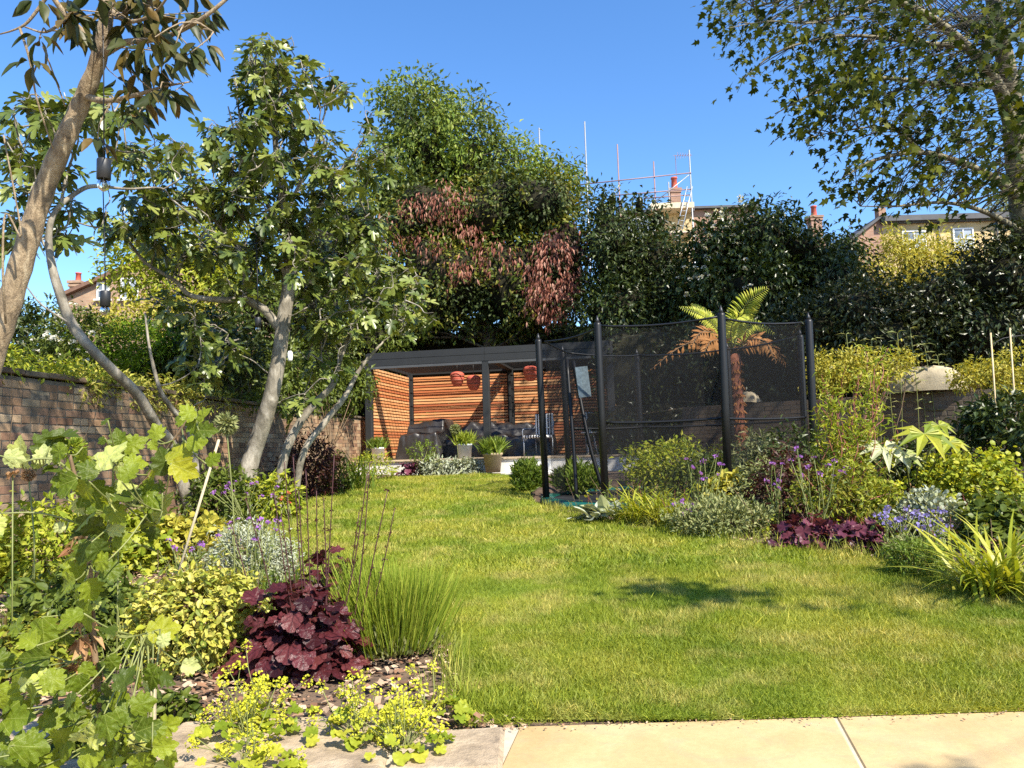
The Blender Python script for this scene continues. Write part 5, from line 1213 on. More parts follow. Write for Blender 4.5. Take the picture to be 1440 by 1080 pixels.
# ================================================================== RIGHT BED
def g0(px, py): p = GP(px, py); return p
def blades(name, label, cat, px, py, n, ln, mat, tk='blade', spread=.6, rb=.06, group=None, flat=0):
    b = g0(px, py); r = thing(name, label, cat, b, group)
    D = nrm(np.column_stack([RG.normal(size=(n, 2))*spread, np.ones(n)*.9])); out = nrm(D*[1, 1, 0]+1e-4)
    P = b+np.column_stack([RG.normal(size=(n, 2))*rb, np.zeros(n)]); Nn = nrm(-out*.9+np.array([0, 0, .4])+rs(n)*.2)
    Nn = nrm(np.array([0, 0, 1.])-D*D[:, 2:3]+rs(n)*.15)
    S = ln*RG.uniform(.55, 1.1, n)
    if ln*F/b[1] > 40 and n <= 300: leaf_parts('blade', tk, P, D, Nn, S, MT[mat], r)
    else: leaf_obj('foliage', TP[tk], P, D, Nn, S, MT[mat], r)
    return r
def mound(name, label, cat, px, pyb, rx, ry, n, tk, size, mat, **k):
    """a low plant whose foot is seen at (px,pyb)"""
    b = g0(px, pyb); d = b[1]+rx*b[1]/F*.5; s = d/F
    return bush(name, label, cat, [(np.array([b[0], d, float(G(d))+ry*s*.75]), np.array([rx*s, rx*s*.8, ry*s]))], n, tk, size, mat, **k)
# behind the net
mound('golden_shrub', 'yellow green shrub behind the trampoline net', 'shrub', 945, 690, 60, 38, 2600, 'simple', .08, 'lime', stems=14)
mound('fern_clump', 'low green clump behind the net near the teal pad', 'shrub', 1000, 690, 50, 24, 1500, 'narrow', .12, 'mid', stems=8)
mound('lavender', 'grey green lavender bush at the lawn end left of the trampoline', 'lavender', 741, 692, 18, 24, 1500, 'narrow', .10, 'tuft', droop=-.6, up=0, stems=0)
mound('lavender', 'dark green lavender bush seen between the two left net poles', 'lavender', 815, 690, 30, 18, 1500, 'narrow', .12, 'tuft', droop=-.6, up=0, stems=0)
# front row
def ear(px, py, label):
    b = g0(px, py); r = thing('lambs_ear', label, 'plant', b); n = 60
    D = nrm(np.column_stack([RG.normal(size=(n, 2)), RG.uniform(.1, .9, n)])); P = b+np.column_stack([RG.normal(size=(n, 2))*.10, RG.uniform(.02, .10, n)])
    leaf_parts('leaf', 'oval', P, D, nrm(np.array([0, 0, 1.])+rs(n)*.3), RG.uniform(.14, .22, n), MT['silver'], r)
ear(842, 733, 'pale silver felted plant at the lawn edge beside the net pole')
blades('grass_clump', 'lime strap leaved clump left of centre in the right border', 'grass', 905, 736, 290, .50, 'strap', 'bladef', .5, .12)
blades('grass_clump', 'lime strap leaved clump below the cream leaved plant', 'grass', 950, 740, 290, .46, 'strap', 'bladef', .5, .12)
mound('euonymus', 'cream and lime leaved shrub at the foot of the middle net pole', 'shrub', 1030, 728, 34, 34, 700, 'oval', .09, 'gold', stems=10, parts=False)
mound('cushion_bush', 'pale grey green feathery mound in front of the cream shrub', 'shrub', 1025, 757, 62, 26, 4600, 'simple', .045, 'greygreen', stems=6, droop=-.3, gap=.2)
mound('sage', 'grey leaved mound left of the wine red coral bells', 'shrub', 1085, 730, 40, 42, 2600, 'trin', .08, 'greygreen', stems=10)
def hf(n, px, py, rx, ry, d, mat='pflower', size=.03):
    a = RG.uniform(0, 6.28, n); q = np.sqrt(RG.uniform(0, 1, n)); return W(px+rx*q*np.cos(a), py+ry*q*np.sin(a), d+RG.normal(size=n)*.15)
def wallflower(px, py, w_, h_, n, label, mat='pflower', size=.035, smat='greenstem', pyb=None, leaf='mid', foot=True):
    b = g0(px, pyb or py+h_+20); r = thing('flower_clump', label, 'flowers', b, 'purple flowers in the borders'); pts = hf(n, px, py, w_, h_, b[1]+.1)
    m_ = MB()
    for p in pts: m_.tube(smoothpath([b+rs(1)[0]*[.08, .08, 0], (b+p)/2+rs(1)[0]*.04, p], 3), .003 if b[1] < 4.5 else .004, 4, False)
    tag(m_.build('stems', MT[smat], r), kind='stuff'); flowers(r, pts, mat, size)
    if foot:
        m2 = 120; k = RG.integers(0, n, m2); t = RG.uniform(.1, .9, m2)[:, None]; leaf_obj('foliage', TP['narrow'], b*(1-t)+pts[k]*t+rs(m2)*.02, nrm(rs(m2)+[0, 0, .4]), rs(m2), .05, MT[leaf], r)
wallflower(985, 655, 34, 22, 12, 'thin stemmed mauve flowers in front of the net', pyb=742, size=.05)
wallflower(1092, 672, 22, 22, 9, 'mauve flowers left of the curly willow', pyb=752, size=.05)
wallflower(1150, 655, 50, 30, 12, 'scattered pink mauve flowers in front of the curly willow', pyb=760, size=.045)
wallflower(1265, 730, 34, 18, 26, 'lilac flowers just right of the wine red coral bells', pyb=778, mat='bflower', size=.05)
wallflower(1315, 735, 28, 20, 22, 'blue flowers behind the strap leaved clump at right', pyb=790, mat='bflower', size=.045)
wallflower(960, 712, 20, 10, 9, 'mauve flowers among the lime grass clumps', pyb=748, size=.05)
# coral bells row
def coralbells(px, pyb, rx, ry, n, size, mat, label, stems_=0, sth=.3, tk='heus', limit=300):
    b = g0(px, pyb); s = b[1]/F; d = b[1]+rx*s*.4; r = thing('coral_bells', label, 'plant', (b[0], d, float(G(d))), 'coral bells')
    bb = np.array([b[0], d, float(G(d))])
    v = rs(n); v[:, 2] = np.abs(v[:, 2]); q = RG.uniform(.4, 1.12, n)[:, None]*(1+.2*lump(v*3, 1))[:, None]; P = bb+v*q*np.array([rx*s, rx*s*.75, ry*s*1.6])+[0, 0, .02]
    D = nrm(v*[1, 1, .25]+rs(n)*.45+[0, 0, -.25]); Nn = nrm(v*.6+[0, -.25, .8]+rs(n)*.35)
    P = P-D*size*.4
    leaf_parts('leaf', tk, P, D, Nn, size*RG.uniform(.6, 1.2, n), MT[mat], r, limit)
    m_ = MB()
    for i in range(0, n, 2): m_.tube([bb+v[i]*[.03, .03, 0], (bb+P[i])/2+[0, 0, .03], P[i]], .003, 4, False)
    tag(m_.build('leaf_stalks', MT['darkstem'], r), kind='stuff')
    return r, bb
coralbells(1150, 772, 55, 22, 130, .095, 'heu2', 'wine red coral bells at the lawn edge, left half of the row')
coralbells(1222, 776, 45, 20, 120, .095, 'heu2', 'wine red coral bells at the lawn edge, right half of the row')
coralbells(575, 668, 22, 10, 50, .13, 'heu2', 'small wine red coral bells in front of the pergola patio')
mound('feather_shrub', 'dark purple brown shrub stems behind the wine red coral bells', 'shrub', 1120, 745, 50, 60, 2200, 'trin', .07, 'maroon', stems=26, stem='redstem', sr=.006, gap=.3)
mound('silver_artemisia', 'pale silvery feathery plant right of the leaning net pole', 'shrub', 1078, 700, 32, 50, 1900, 'narrow', .11, 'greygreen', stems=12, droop=.3)
# curly willow
b = g0(1185, 735); wl = thing('curly_willow', 'contorted willow with red twigs and curled lime leaves', 'shrub', b)
cz = [(1200, 570, 60, 60), (1150, 620, 40, 50), (1225, 520, 40, 40), (1190, 650, 60, 40), (1165, 560, 30, 40), (1240, 600, 30, 40)]
m_ = MB(); Pl, Dl = [], []
for t in range(50):
    z_ = cz[t % 6]; a = random.uniform(0, 6.28); q = random.random()**.5; c = W(z_[0]+z_[2]*q*math.cos(a), z_[1]+z_[3]*q*math.sin(a), b[1]+random.uniform(-.3, .6))
    m2 = (b+c)/2+rs(1)[0]*.12; s_ = smoothpath([b+rs(1)[0]*[.05, .05, 0], (b*2+m2)/3+rs(1)[0]*.05, m2, (m2+c)/2+rs(1)[0]*.10, c], 5)
    s_ = s_+.018*np.column_stack([np.sin(np.arange(len(s_))*1.3+t), np.cos(np.arange(len(s_))*1.1+t), 0*s_[:, 0]]); m_.tube(s_, np.linspace(.007, .0025, len(s_)), 5, False)
    for k in range(40):
        i_ = random.randint(len(s_)//3, len(s_)-1); Pl.append(s_[i_]+rs(1)[0]*.045); Dl.append(rs(1)[0]+[0, 0, -.3])
m_.build('twigs', MT['redstem'], wl)['kind'] = 'stuff'
leaf_obj('foliage', tmpl_simple(.22, .15, .6), np.array(Pl), nrm(np.array(Dl)), rs(len(Pl)), RG.uniform(.06, .11, len(Pl)), MT['lime'], wl)
# golden shrubs over the retaining wall
shrub('golden_bush', 'golden leaved bush on the retaining wall, left of the big rounded stone', [E(1185, 518, 46, 18, 11.4, .5), E(1235, 526, 36, 18, 11.2, .4), E(1160, 538, 30, 22, 11.5, .4), E(1268, 508, 20, 10, 11.2, .3), E(1205, 502, 26, 12, 11.3, .3), E(1150, 508, 18, 10, 11.3, .3)], 3600, 'simple', .065, 'gold', stems=20, gap=.25)
shrub('golden_bush', 'golden leaved bush behind the two bamboo canes', [E(1385, 524, 38, 14, 9.8, .4), E(1432, 512, 30, 20, 9.6, .4), E(1425, 552, 30, 12, 9.4, .3), E(1360, 535, 20, 12, 9.8, .3)], 2600, 'simple', .06, 'gold', stems=16, gap=.25)
# tall silvery shoots behind the wall
r = thing('buddleja', 'pale tall leafy shoots standing above the golden bush', 'shrub', (*on_wall(1240)[:2]+np.array([.2, .4]), .3)); m_ = MB(); Pl, Dl = [], []
for (x, y) in ((1190, 470), (1225, 478), (1262, 468), (1280, 462), (1300, 485), (1318, 500), (1245, 492), (1210, 500), (1330, 515), (1290, 500)):
    t_ = W(x, y, 11.6); b_ = np.array([t_[0]+random.uniform(-.1, .1), 11.6, .3]); s_ = smoothpath([b_, (b_+t_)/2+rs(1)[0]*.05, t_], 8); m_.tube(s_, .006, 4, False)
    for k in range(8, len(s_)):
        for e in (0, 1, 2): Pl.append(s_[k]); a = random.uniform(0, 6.28); Dl.append([math.cos(a), math.sin(a), .25])
m_.build('stems', MT['greenstem'], r)['kind'] = 'stuff'
leaf_obj('foliage', TP['narrow'], np.array(Pl), nrm(np.array(Dl)), np.tile([0, -.3, 1.], (len(Pl), 1))+rs(len(Pl))*.2, RG.uniform(.12, .2, len(Pl)), MT['greygreen'], r)
# canes
for px, pt, pb, d, lb in ((1393, 468, 585, 7.6, 'left bamboo cane of the pair in the right bed'), (1420, 461, 588, 7.6, 'right bamboo cane of the pair, slightly taller')):
    t_ = W(px, pt, d); b_ = np.array([W(px+6, pb, d)[0], d, float(G(d))]); o = MB().tube([b_, (b_+t_)/2, t_], .0085, 7).build('bamboo_cane', MT['cane']); tag(o, lb, 'cane', 'bamboo canes')
o = MB().tube(smoothpath([W(1393, 486, 7.6), W(1408, 477, 7.6), W(1420, 474, 7.6), W(1450, 470, 7.6)], 5), .004, 4).build('twine', MT['wire']); tag(o, 'dark twine tied between the two bamboo canes', 'twine')
shrub('bramble_shrub', 'dark leafy shrub below the bamboo canes at the right edge', [E(1415, 590, 50, 36, 7.6, .4), E(1380, 600, 24, 26, 7.8, .3), E(1445, 620, 30, 30, 7.2, .3)], 2300, 'simple', .09, 'dark', stems=14)
# big palmate leaf plant
b = g0(1275, 700); b = np.array([b[0], 8.0, float(G(8.))]); b[0] = W(1278, 640, 8.0)[0]; r = thing('rice_paper_plant', 'large pale palmate leaves spreading below the retaining wall', 'plant', b)
for k, (x, y, sz, tilt) in enumerate(((1300, 610, .80, 0), (1242, 630, .70, 1), (1335, 622, .55, 2), (1272, 640, .55, 3), (1215, 636, .45, 4), (1320, 598, .45, 5))):
    c = W(x, y, 6.9+.1*k); MB().tube(smoothpath([b, (b+c)/2+[0, 0, .05], c], 3), .008, 5).build('stalk', MT['greenstem'], r)
    n = 9; a = np.linspace(-2.4, 2.4, n)+random.uniform(-.2, .2); D = nrm(np.column_stack([np.sin(a), -np.cos(a)*.60, .06-np.cos(a)*.50]))
    V, Fa = leaf_arrays(tmpl_simple(.30, .08, .25), np.tile(c, (n, 1)), D, np.tile([0, -.60, .8], (n, 1)), sz*.42*(1-.25*np.abs(a)/2.4))
    o = MB().add(V, Fa).build('leaf', MT['bigleaf' if k in (1, 4, 3) else 'lime'], r)
# lime euphorbia / lady's mantle mass
def mantle(name, label, px, pyb, rx, ry, n, nf, mat='lime', fs=.05, size=.045):
    b = g0(px, pyb); s = b[1]/F; d = b[1]+rx*s*.4
    r, P, O, Cc = bush(name, label, 'plant', [(np.array([b[0], d, float(G(d))+ry*s*.6]), np.array([rx*s, rx*s*.7, ry*s]))], n, 'round', size, mat, group="lime flowered plants in the borders", stems=14, sr=.004, stem='greenstem')
    k = RG.choice(len(Cc), nf); pts = Cc[k]+O[:nf]*.0+np.column_stack([RG.normal(size=(nf, 2))*.03, RG.uniform(.02, .09, nf)]); flowers(r, pts, 'yflower', fs, k=14)
    return r
mantle('euphorbia', 'lime green flowering clump under the bramble shrub at right', 1400, 735, 60, 62, 3200, 70, 'lime')
mantle('euphorbia', 'lime green flowering clump behind the pale sedum', 1340, 720, 42, 52, 2400, 50, 'lime')
mantle('euphorbia', 'bushy lime plant between the willow and the pale sedum', 1245, 745, 42, 42, 2600, 30, 'lime')
mound('sedum', 'pale cream green flat headed mound behind the blue flowers', 'plant', 1322, 762, 44, 36, 3200, 'round', .035, 'silver', stems=8, up=1.2, droop=-.4)
mound('geranium_clump', 'broad green leaf clump at the right edge above the strap plant', 'plant', 1420, 775, 46, 36, 2200, 'round', .055, 'mid', stems=8, up=1)
blades('phormium', 'large arching yellow green strap plant at the right edge', 'plant', 1402, 838, 210, .60, 'strap', 'bladef', .55, .07)
mound('thyme', 'dark fine leaved low plant left of the large strap plant', 'plant', 1300, 812, 40, 26, 2600, 'trin', .035, 'tuft', stems=4)
mound('silver_thyme', 'grey green edging plant between the coral bells and the thyme', 'plant', 1275, 790, 26, 18, 1000, 'trin', .04, 'greygreen', stems=4)
shrub('border_shrub', 'mixed yellow green shrub below the curly willow', [E(1160, 692, 46, 34, 6.4, .3), E(1225, 700, 36, 26, 6.3, .3), E(1190, 668, 26, 24, 6.5, .3)], 2300, 'simple', .050, 'mixgreen', stems=20, stem='redstem', gap=.25)
shrub('border_shrub', 'dark green shrub filling the shade in front of the retaining wall', [E(1320, 650, 80, 32, 8.6, .4), E(1230, 660, 50, 30, 8.6, .4), E(1120, 640, 45, 40, 8.6, .3)], 3600, 'simple', .08, 'dark', stems=14, gap=.05)

# ================================================================== IN FRONT OF THE PERGOLA
for px, pyb, rx, ry, mt_, lb in ((612, 668, 22, 12, 'silver', 'silver leaved edging plant right of the small coral bells'), (650, 664, 26, 10, 'silver', 'silver leaved edging plant in front of the pale blue pot'), (520, 676, 30, 22, 'lime', 'yellow green plant at the lawn corner by the left wall')):
    mound('edging_plant', lb, 'plant', px, pyb, rx, ry, 900, 'narrow', .14 if mt_ == 'silver' else .09, mt_, stems=4)
shrub('fennel', 'airy green plant in front of the black covered seat', [E(595, 635, 20, 16, 15.6, .25)], 420, 'trin', .08, 'tuft', stems=14, stem='greenstem', gap=.3)
blades('reed_clump', 'small upright reeds at the left pergola post', 'grass', 498, 690, 60, .8, 'tuft', 'bladen', .25, .15)

# ================================================================== LEFT BED, far part
mound('dark_leaf_shrub', 'dark purple leaved shrub right of the big fig trunk foot', 'shrub', 432, 700, 40, 50, 2600, 'trin', .09, 'maroon', stems=20, stem='darkstem', gap=.25)
mound('box_shrub', 'yellow green shrub between the purple shrub and the lawn end', 'shrub', 470, 692, 30, 26, 1200, 'simple', .08, 'mid', stems=8)
mound('fig_underplant', 'green leafy clump at the foot of the big fig trunk', 'plant', 378, 735, 36, 36, 1100, 'simple', .09, 'lime', stems=8)
mound('fig_underplant', 'shaded leafy clump below the leaning fig stem', 'plant', 300, 742, 50, 44, 2200, 'simple', .08, 'mid', stems=8)
mound('fig_underplant', 'dark leafy clump against the brick wall', 'plant', 215, 730, 50, 45, 1800, 'simple', .09, 'dark', stems=8)
wallflower(345, 690, 60, 12, 16, 'row of mauve flowers in front of the big fig trunk', pyb=745, size=.05)
wallflower(402, 700, 8, 8, 3, 'red flower at the lawn edge near the fig trunk', pyb=740, mat='rflower', size=.06, foot=False)
mound('golden_marjoram', 'bright golden mound behind the purple flowers at left', 'plant', 262, 800, 42, 40, 1600, 'round', .05, 'gold', stems=6)
mound('lime_shrub', 'bushy lime leaved shrub at the left edge below the wall', 'shrub', 40, 830, 95, 60, 3600, 'simple', .065, 'lime', stems=16)
mound('lime_shrub', 'lime leaved shrub behind the tall lobed leaf plant', 'shrub', 160, 810, 60, 46, 2300, 'round', .055, 'lime', stems=16)
mound('snow_in_summer', 'silvery fine leaved carpet beside the lawn with mauve flowers', 'plant', 340, 835, 62, 50, 6000, 'trin', .038, 'silver', stems=6, gap=.05)
wallflower(355, 745, 60, 18, 16, 'mauve flowers above the silvery carpet', pyb=850, size=.035)
wallflower(260, 770, 30, 14, 7, 'mauve flowers beside the golden mound', pyb=850, size=.035)
wallflower(150, 700, 40, 20, 6, 'mauve flowers against the brick wall behind the lobed leaves', pyb=760, size=.045)
mound('euonymus', 'cream variegated low shrub behind the burgundy coral bells', 'shrub', 262, 945, 90, 72, 4800, 'oval', .031, 'cream', stems=22, up=.8, shell=.6, gap=.08, clump=.05)
mound('sorrel_shrub', 'mid green leafy clump left of the variegated shrub', 'plant', 70, 905, 80, 44, 1000, 'oval', .07, 'mid', stems=10)
blades('iris_clump', 'green strap leaves behind the lobed leaf plant', 'plant', 45, 885, 60, .34, 'tuft', 'blade', .45, .1)
blades('grass_tuft', 'upright grey green grass tuft behind the burgundy coral bells', 'grass', 392, 868, 110, .34, 'tuft', 'bladen', .22, .05)
# foreground coral bells with flower stems
r, bb = coralbells(412, 958, 94, 64, 400, .086, 'heu', 'large burgundy coral bells with tall dark flower stems at the paving', tk='heu')
for k, (x, y, xb, yb) in enumerate(((345, 700, 395, 850), (400, 650, 425, 830), (412, 640, 430, 820), (430, 660, 440, 820), (445, 690, 450, 820), (470, 640, 455, 830), (520, 650, 492, 820), (517, 665, 470, 830), (545, 690, 500, 830), (385, 690, 415, 840), (325, 735, 375, 870), (555, 715, 510, 810), (505, 720, 480, 830), (420, 690, 440, 840), (455, 700, 455, 830), (395, 720, 420, 840))):
    d = bb[1]+random.uniform(-.05, .25); t_ = W(x, y, d); b_ = np.array([W(xb, yb, d)[0], d, float(G(d))+.08]); s_ = smoothpath([b_, (b_+t_)/2+rs(1)[0]*.015, t_], 5)
    fs_ = MB().tube(s_, np.linspace(.0034, .002, len(s_)), 4).build('flower_stem', MT['darkstem'], r)
    n = 34; i = RG.integers(len(s_)//2, len(s_), n); leaf_obj('buds', TP['tri'], s_[i]+rs(n)*.007, rs(n), rs(n), .014, MT['maroon'], fs_)
r2, b2 = coralbells(462, 868, 48, 46, 110, .085, 'heu', 'burgundy coral bells behind the large clump, beside the lavender', tk='heu')
# lavender
b = g0(552, 915); r = thing('lavender', 'lime green lavender mound with upright stems beside the burgundy leaves', 'lavender', b); n = 3000
v = RG.normal(size=(n, 2)); D = nrm(np.column_stack([v*.20+RG.normal(size=(n, 2))*.09, np.ones(n)])); P = b+np.column_stack([v*.085, .02+np.abs(RG.normal(size=n))*.03]); leaf_obj('stems', tmpl_blade(.020, 3, .15), P, D, rs(n), RG.uniform(.16, .36, n)*(1+.18*lump(P*8, 1)), MT['lav'], r)
n = 2400; v = rs(n); v[:, 2] = np.abs(v[:, 2]); P = b+v*RG.uniform(.5, 1, n)[:, None]*[.22, .19, .18]; leaf_obj('foliage', TP['trin'], P, nrm(v+[0, 0, .8]), rs(n), .055, MT['greygreen'], r)

# ================================================================== FOREGROUND LOBED LEAF SHRUB
hb = np.array([W(140, 1035, 2.25)[0], 2.25, .0]); HY = thing('oakleaf_shrub', 'tall shrub of lobed light green leaves in the left foreground', 'shrub', hb)
def hstem(pts, r0, r1, nm='stem', mat='brownstem'):
    s_ = smoothpath([W(*p) for p in pts], 5); MB().tube(s_, np.linspace(r0, r1, len(s_)), 7).build(nm, MT[mat], HY, True); return s_
HS = [hstem([(146, 1040, 2.2), (134, 930, 2.2), (128, 830, 2.18), (122, 740, 2.16), (108, 680, 2.14), (98, 640, 2.12)], .010, .005),
      hstem([(104, 668, 2.13), (80, 648, 2.1), (55, 645, 2.08), (30, 650, 2.06)], .004, .0025, 'branch', 'greenstem'), hstem([(122, 745, 2.16), (150, 718, 2.15), (190, 712, 2.14), (228, 718, 2.12)], .004, .0025, 'branch', 'greenstem'),
      hstem([(128, 830, 2.18), (150, 770, 2.2), (185, 700, 2.2), (215, 660, 2.2), (250, 610, 2.2), (275, 575, 2.2)], .005, .003, 'branch'), hstem([(130, 880, 2.2), (180, 895, 2.15), (225, 885, 2.1)], .003, .002, 'branch', 'greenstem'),
      hstem([(122, 740, 2.16), (60, 722, 2.1), (0, 722, 2.05)], .003, .002, 'branch', 'greenstem'), hstem([(150, 760, 2.2), (158, 690, 2.2), (160, 650, 2.2), (165, 640, 2.2)], .004, .0025, 'branch', 'greenstem')]
HSA = np.concatenate(HS)
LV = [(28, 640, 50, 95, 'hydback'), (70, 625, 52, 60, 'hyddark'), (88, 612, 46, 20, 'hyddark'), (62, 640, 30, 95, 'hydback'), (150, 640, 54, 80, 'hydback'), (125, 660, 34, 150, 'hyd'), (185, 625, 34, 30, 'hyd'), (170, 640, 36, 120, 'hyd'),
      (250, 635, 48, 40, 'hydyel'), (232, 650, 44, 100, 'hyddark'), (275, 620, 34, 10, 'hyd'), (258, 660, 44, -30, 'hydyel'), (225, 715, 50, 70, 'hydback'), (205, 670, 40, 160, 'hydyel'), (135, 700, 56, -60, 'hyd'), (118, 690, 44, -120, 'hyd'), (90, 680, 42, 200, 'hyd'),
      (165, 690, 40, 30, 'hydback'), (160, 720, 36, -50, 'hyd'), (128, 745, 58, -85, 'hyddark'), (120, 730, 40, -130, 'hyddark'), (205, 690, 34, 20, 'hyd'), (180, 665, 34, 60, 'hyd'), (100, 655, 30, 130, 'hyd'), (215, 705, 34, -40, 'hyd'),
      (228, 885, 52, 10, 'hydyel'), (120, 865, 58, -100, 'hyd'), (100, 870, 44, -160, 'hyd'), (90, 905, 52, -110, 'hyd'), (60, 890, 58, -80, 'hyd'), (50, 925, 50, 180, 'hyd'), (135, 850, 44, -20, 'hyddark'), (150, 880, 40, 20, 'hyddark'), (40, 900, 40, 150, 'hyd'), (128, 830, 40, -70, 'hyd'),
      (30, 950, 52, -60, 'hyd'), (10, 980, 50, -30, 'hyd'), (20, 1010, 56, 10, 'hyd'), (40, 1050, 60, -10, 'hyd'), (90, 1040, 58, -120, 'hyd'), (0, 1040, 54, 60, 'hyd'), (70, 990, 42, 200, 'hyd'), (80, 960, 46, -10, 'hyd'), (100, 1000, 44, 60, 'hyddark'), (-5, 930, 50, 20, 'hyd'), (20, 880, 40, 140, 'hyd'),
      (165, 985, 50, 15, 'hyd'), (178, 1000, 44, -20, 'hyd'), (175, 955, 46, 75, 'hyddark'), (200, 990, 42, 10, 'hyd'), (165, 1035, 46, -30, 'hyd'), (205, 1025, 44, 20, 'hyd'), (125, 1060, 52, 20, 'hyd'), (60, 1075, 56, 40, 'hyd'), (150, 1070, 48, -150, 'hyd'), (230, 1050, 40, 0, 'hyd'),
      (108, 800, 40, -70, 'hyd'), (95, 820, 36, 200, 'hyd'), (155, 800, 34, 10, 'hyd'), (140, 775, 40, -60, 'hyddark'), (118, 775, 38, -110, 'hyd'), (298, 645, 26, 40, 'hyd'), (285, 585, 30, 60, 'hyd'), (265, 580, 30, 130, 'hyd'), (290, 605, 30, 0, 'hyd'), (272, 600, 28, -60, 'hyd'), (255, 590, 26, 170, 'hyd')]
for _ in range(60):
    LV.append((random.uniform(-20, 235), random.uniform(945, 1085), random.uniform(26, 50), random.uniform(-150, 60), random.choice(['hyd', 'hyd', 'hyddark', 'hyddark', 'hyd', 'hydback'])))
for _ in range(75):
    q_ = HSA[random.randrange(len(HSA))]; a1, b1_, _z = proj(q_[None]); LV.append((float(a1[0])+random.gauss(0, 26), float(b1_[0])+random.gauss(0, 26), random.uniform(14, 34), random.uniform(-180, 180), random.choice(['hyd', 'hyd', 'hyddark', 'hydback'])))
CR = np.array([M3[:, 0], M3[:, 1], M3[:, 2]])
for (x, y, sz, an, mt_) in LV:
    d = 2.12+random.uniform(-.12, .12); c = W(x, y, d); S_ = sz*(.80 if y > 840 else .92)*d/F; a = R(an)
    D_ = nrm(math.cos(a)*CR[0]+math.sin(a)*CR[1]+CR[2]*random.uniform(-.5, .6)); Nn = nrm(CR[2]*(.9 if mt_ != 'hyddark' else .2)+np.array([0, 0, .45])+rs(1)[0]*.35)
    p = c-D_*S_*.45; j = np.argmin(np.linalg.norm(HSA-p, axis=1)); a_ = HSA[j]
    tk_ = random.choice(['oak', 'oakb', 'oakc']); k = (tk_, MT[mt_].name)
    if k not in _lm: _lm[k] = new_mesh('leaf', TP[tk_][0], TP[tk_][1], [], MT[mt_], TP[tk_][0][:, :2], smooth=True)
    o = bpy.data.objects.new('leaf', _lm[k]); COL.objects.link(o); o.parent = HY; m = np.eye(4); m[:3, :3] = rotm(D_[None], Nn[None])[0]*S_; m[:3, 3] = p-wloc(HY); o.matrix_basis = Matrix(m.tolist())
    L = np.linalg.norm(a_-p)
    if L > .16: a_ = p+(a_-p)*.16/L
    MB().tube(smoothpath([a_, (a_+p)/2-[0, 0, .01], p], 3), .0022, 5).build('petiole', MT['greenstem'], o.parent)
for (x, y, sz) in ((118, 860, .03), (120, 900, .035), (122, 930, .03), (118, 760, .02)):
    c = W(x, y, 2.17); n = 14; o = leaf_obj('withered_leaves', TP['simple'], c+rs(n)*.02, nrm(rs(n)+[0, 0, -1]), rs(n), .06, MT['dried'], HY)
# seed heads, dried blooms, stakes
allium(103, 631, 2.35, 19, 'round green allium seed head among the lobed leaves', 'lav')
allium(318, 596, 4.4, 18, 'brownish green allium seed head in front of the big fig trunk', 'greygreen')
allium(40, 668, 4.5, 10, 'small faded allium head in front of the brick wall at the left edge', 'dried')
c = W(18, 668, 3.2); r = thing('dried_bloom', 'dried tan flower head against the brick wall at the left edge', 'flower', (c[0], c[1], .02)); flowers(r, [c], 'dried', .055, k=30); MB().tube([np.array([c[0]+.02, c[1], .02]), c], .003, 5).build('stem', MT['greenstem'], r)
c = W(168, 668, 2.3); r = thing('dried_bloom', 'dried russet flower head among the lobed leaves', 'flower', (c[0], c[1], .0)); flowers(r, [c], 'dried', .035, k=30); MB().tube([np.array([c[0], c[1], .0]), c], .002, 5).build('stem', MT['greenstem'], r)
t_ = W(308, 618, 4.2); b_ = np.array([W(232, 760, 4.2)[0], 4.2, float(G(4.2))]); tag(MB().tube([b_, t_], .0075, 7).build('garden_cane', MT['stake']), 'slanting pale cane leaning right behind the lobed leaves', 'cane')
b_ = np.array([W(212, 1010, 2.45)[0], 2.45, -.02]); t_ = W(216, 950, 2.45); tag(MB().box((b_+t_)/2, (.022, .018, t_[2]-b_[2]), bev=.003).build('wooden_stake', MT['stake']), 'short split wooden stake near the paving at left', 'stake')
# lady's mantle at the paving
def foremantle(px, py, w_, nf, label, blue=0):
    b = T0(px, py+30); b = np.array([b[0], max(b[1], 1.75), 0.0]); r = thing('ladys_mantle', label, 'plant', b, "lady's mantle at the paving")
    n = 26; v = rs(n); v[:, 2] = np.abs(v[:, 2])*.4; leaf_parts('leaf', 'heus', b+v*[.14, .10, .10]+[0, 0, .02], nrm(v*[1, 1, .3]+rs(n)*.3), nrm(rs(n)*.3+[0, -.2, 1]), RG.uniform(.03, .055, n), MT['lime'], r)
    m_ = MB(); pts = []
    for k in range(nf):
        c = W(px+random.gauss(0, w_), py+random.gauss(-15, 26), b[1]+random.uniform(-.05, .15)); c[2] = max(c[2], .03); pts.append(c); m_.tube(smoothpath([b+rs(1)[0]*[.03, .03, 0], (b+c)/2+rs(1)[0]*.02, c], 3), .0016, 4, False)
    tag(m_.build('stems', MT['greenstem'], r), kind='stuff')
    V, Fa = [], []
    P = np.concatenate([p+rs(26)*.019 for p in pts]); leaf_obj('blooms', TP['round'], P, rs(len(P)), nrm(rs(len(P))*.5+[0, -.3, 1]), .0095, MT['yflower'], r)
    if blue:
        c = W(*blue, b[1]); flowers(r, [c], 'bflower', .026, k=20)
foremantle(345, 1010, 30, 34, 'lime flowered plant on the weathered stone, left clump', (392, 1040))
foremantle(375, 985, 22, 20, 'lime flowered plant touching the burgundy leaves')
foremantle(500, 1010, 26, 26, 'lime flowered plant in the middle of the weathered stone')
foremantle(565, 1030, 30, 40, 'lime flowered plant at the right of the weathered stone')
foremantle(345, 1060, 30, 22, 'lime flowered plant at the bottom edge near the left corner')
foremantle(600, 985, 12, 10, 'small lime flowered sprig at the lawn corner')
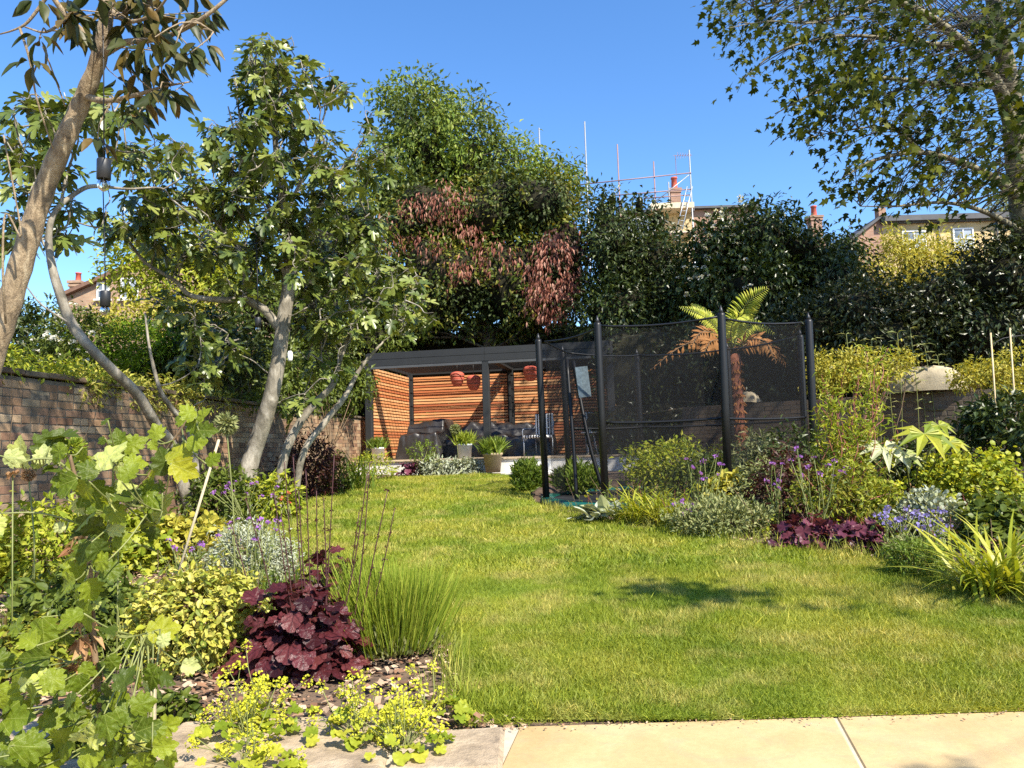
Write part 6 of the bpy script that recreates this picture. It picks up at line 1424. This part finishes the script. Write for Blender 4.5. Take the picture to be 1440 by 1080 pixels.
mound('mid_shrub', 'loose green shrub behind the stem of the lobed leaf plant', 'shrub', 120, 925, 62, 52, 2200, 'oval', .034, 'mid', stems=16, gap=.2)
mound('mid_shrub', 'low mixed green plant at the left edge behind the lobed leaves', 'shrub', 20, 965, 60, 44, 1600, 'oval', .034, 'mixgreen', stems=12, gap=.2)
mound('dark_groundcover', 'dark leafy groundcover on the stones at the bottom left corner', 'plant', 120, 1060, 70, 30, 900, 'oval', .04, 'mid', stems=6, gap=.2)
mound('dark_groundcover', 'small dark leaved groundcover beside the short stake', 'plant', 235, 1015, 34, 16, 300, 'oval', .035, 'mid', stems=4)

# ------------------------------------------------------------------ mixed low growth knitting the borders together
def tangle(name, label, poly, n, hmax, tk, size, mat, per=9, smat='greenstem'):
    pts = np.array([GP(*p)[:2] for p in poly]); out = []
    while len(out) < n:
        x, y = RG.uniform(pts[:, 0].min(), pts[:, 0].max()), RG.uniform(pts[:, 1].min(), pts[:, 1].max())
        if inpoly(np.array([x]), np.array([y]), pts)[0] and not inpoly(np.array([x]), np.array([y]), LP)[0]: out.append((x, y, float(G(y))))
    B = np.array(out); B = B[lump(B, 2.2)+RG.normal(size=n)*.4 > -.5]; H = hmax*RG.uniform(.3, 1, len(B))
    tip = B+np.column_stack([RG.normal(size=(len(B), 2))*.35*H[:, None], H]); t = RG.uniform(.15, 1, (len(B), per)); 
    P = (B[:, None]*(1-t[..., None])+tip[:, None]*t[..., None]).reshape(-1, 3)+RG.normal(size=(len(B)*per, 3))*.012
    D = nrm(rs(len(P))*[1, 1, .5]+[0, 0, .15]); Nn = nrm(rs(len(P))*.6+[0, -.2, .8])
    o = bpy.data.objects.new(name, None); COL.objects.link(o); o.location = B.mean(0); tag(o, label, 'ground cover', kind='stuff')
    leaf_obj('foliage', TP[tk], P, D, Nn, size*RG.uniform(.5, 1.3, len(P)), MT[mat], o)
    m_ = MB()
    for a, b in zip(B, tip): m_.tube([a, (a+b)/2+rs(1)[0]*.01, b], .0018, 3, False)
    tag(m_.build('stems', MT[smat], o), kind='stuff')
LB = [(0, 980), (0, 800), (60, 745), (300, 725), (470, 690), (540, 676), (480, 700), (330, 745), (400, 800), (520, 850), (400, 860), (300, 960), (150, 985)]
RB = [(800, 722), (900, 700), (1050, 690), (1250, 690), (1500, 700), (1500, 840), (1380, 820), (1180, 785), (1040, 765), (930, 750), (850, 738)]
tangle('mixed_planting', 'mixed green sprigs filling the gaps of the left border', LB, 420, .26, 'simple', .045, 'mid')
tangle('mixed_planting', 'pale variegated sprigs scattered through the left border', LB, 200, .22, 'oval', .035, 'lime')
tangle('mixed_planting', 'dry brown stalks and spent seed heads in the left border', LB, 110, .34, 'trin', .03, 'dried', 6, 'brownstem')
tangle('mixed_planting', 'mixed green sprigs filling the gaps of the right border', RB, 520, .34, 'simple', .055, 'mid')
tangle('mixed_planting', 'wine coloured sprigs scattered through the right border', RB, 170, .36, 'narrow', .05, 'maroon', 8, 'redstem')
tangle('mixed_planting', 'lime sprigs scattered through the right border', RB, 300, .30, 'oval', .045, 'lime')
tangle('mixed_planting', 'dry brown stalks in the right border', RB, 120, .45, 'trin', .035, 'dried', 6, 'brownstem')
WB = [(0, 745), (0, 700), (200, 690), (420, 680), (500, 672), (470, 690), (300, 730), (120, 750)]
tangle('mixed_planting', 'tall green sprigs along the foot of the left wall', WB, 420, .5, 'simple', .07, 'mid', 12)
TB = [(900, 690), (1120, 688), (1200, 700), (1200, 672), (1000, 668), (880, 670)]
tangle('mixed_planting', 'tall green sprigs behind the trampoline', TB, 260, .7, 'simple', .09, 'mid', 14)
# tree standing behind the photographer at the right; a bough of it shades two patches of the lawn
OT = thing('garden_tree', 'tree behind the camera whose high bough drops small shadows on the lawn', 'tree', (9.4, -1.5, -.06))
tr0 = smoothpath([(9.4, -1.5, -.06), (9.3, -1.5, 2), (9.1, -1.4, 4), (8.8, -1.2, 5.8)], 5); MB().tube(tr0, np.linspace(.13, .05, len(tr0)), 10).build('trunk', MT['barkdark'], OT, True)
Pq = []
for (px, py, rr_, n_) in ((925, 828, .08, 22), (955, 832, .12, 60), (990, 836, .13, 54), (1020, 838, .07, 20), (1160, 858, .10, 14), (1330, 1084, .04, 5)):
    g_ = GP(px, py) if py < 1000 else np.array([*T0(px, py), 0]); c = g_+np.array(SUN)*6.2; Pq.append((c, rr_, n_)); s_ = smoothpath([tr0[-1], (tr0[-1]+c)/2+[0, 0, .5], c], 5); MB().tube(s_, np.linspace(.008, .004, len(s_)), 5).build('branch', MT['barkdark'], OT)
P = np.concatenate([c+RG.normal(size=(n_, 3))*[rr_*1.6, rr_, rr_*.6] for c, rr_, n_ in Pq]); leaf_obj('foliage', TP['oval'], P, rs(len(P)), nrm(rs(len(P))*.6+[0, 0, 1]), .12, MT['mid'], OT)
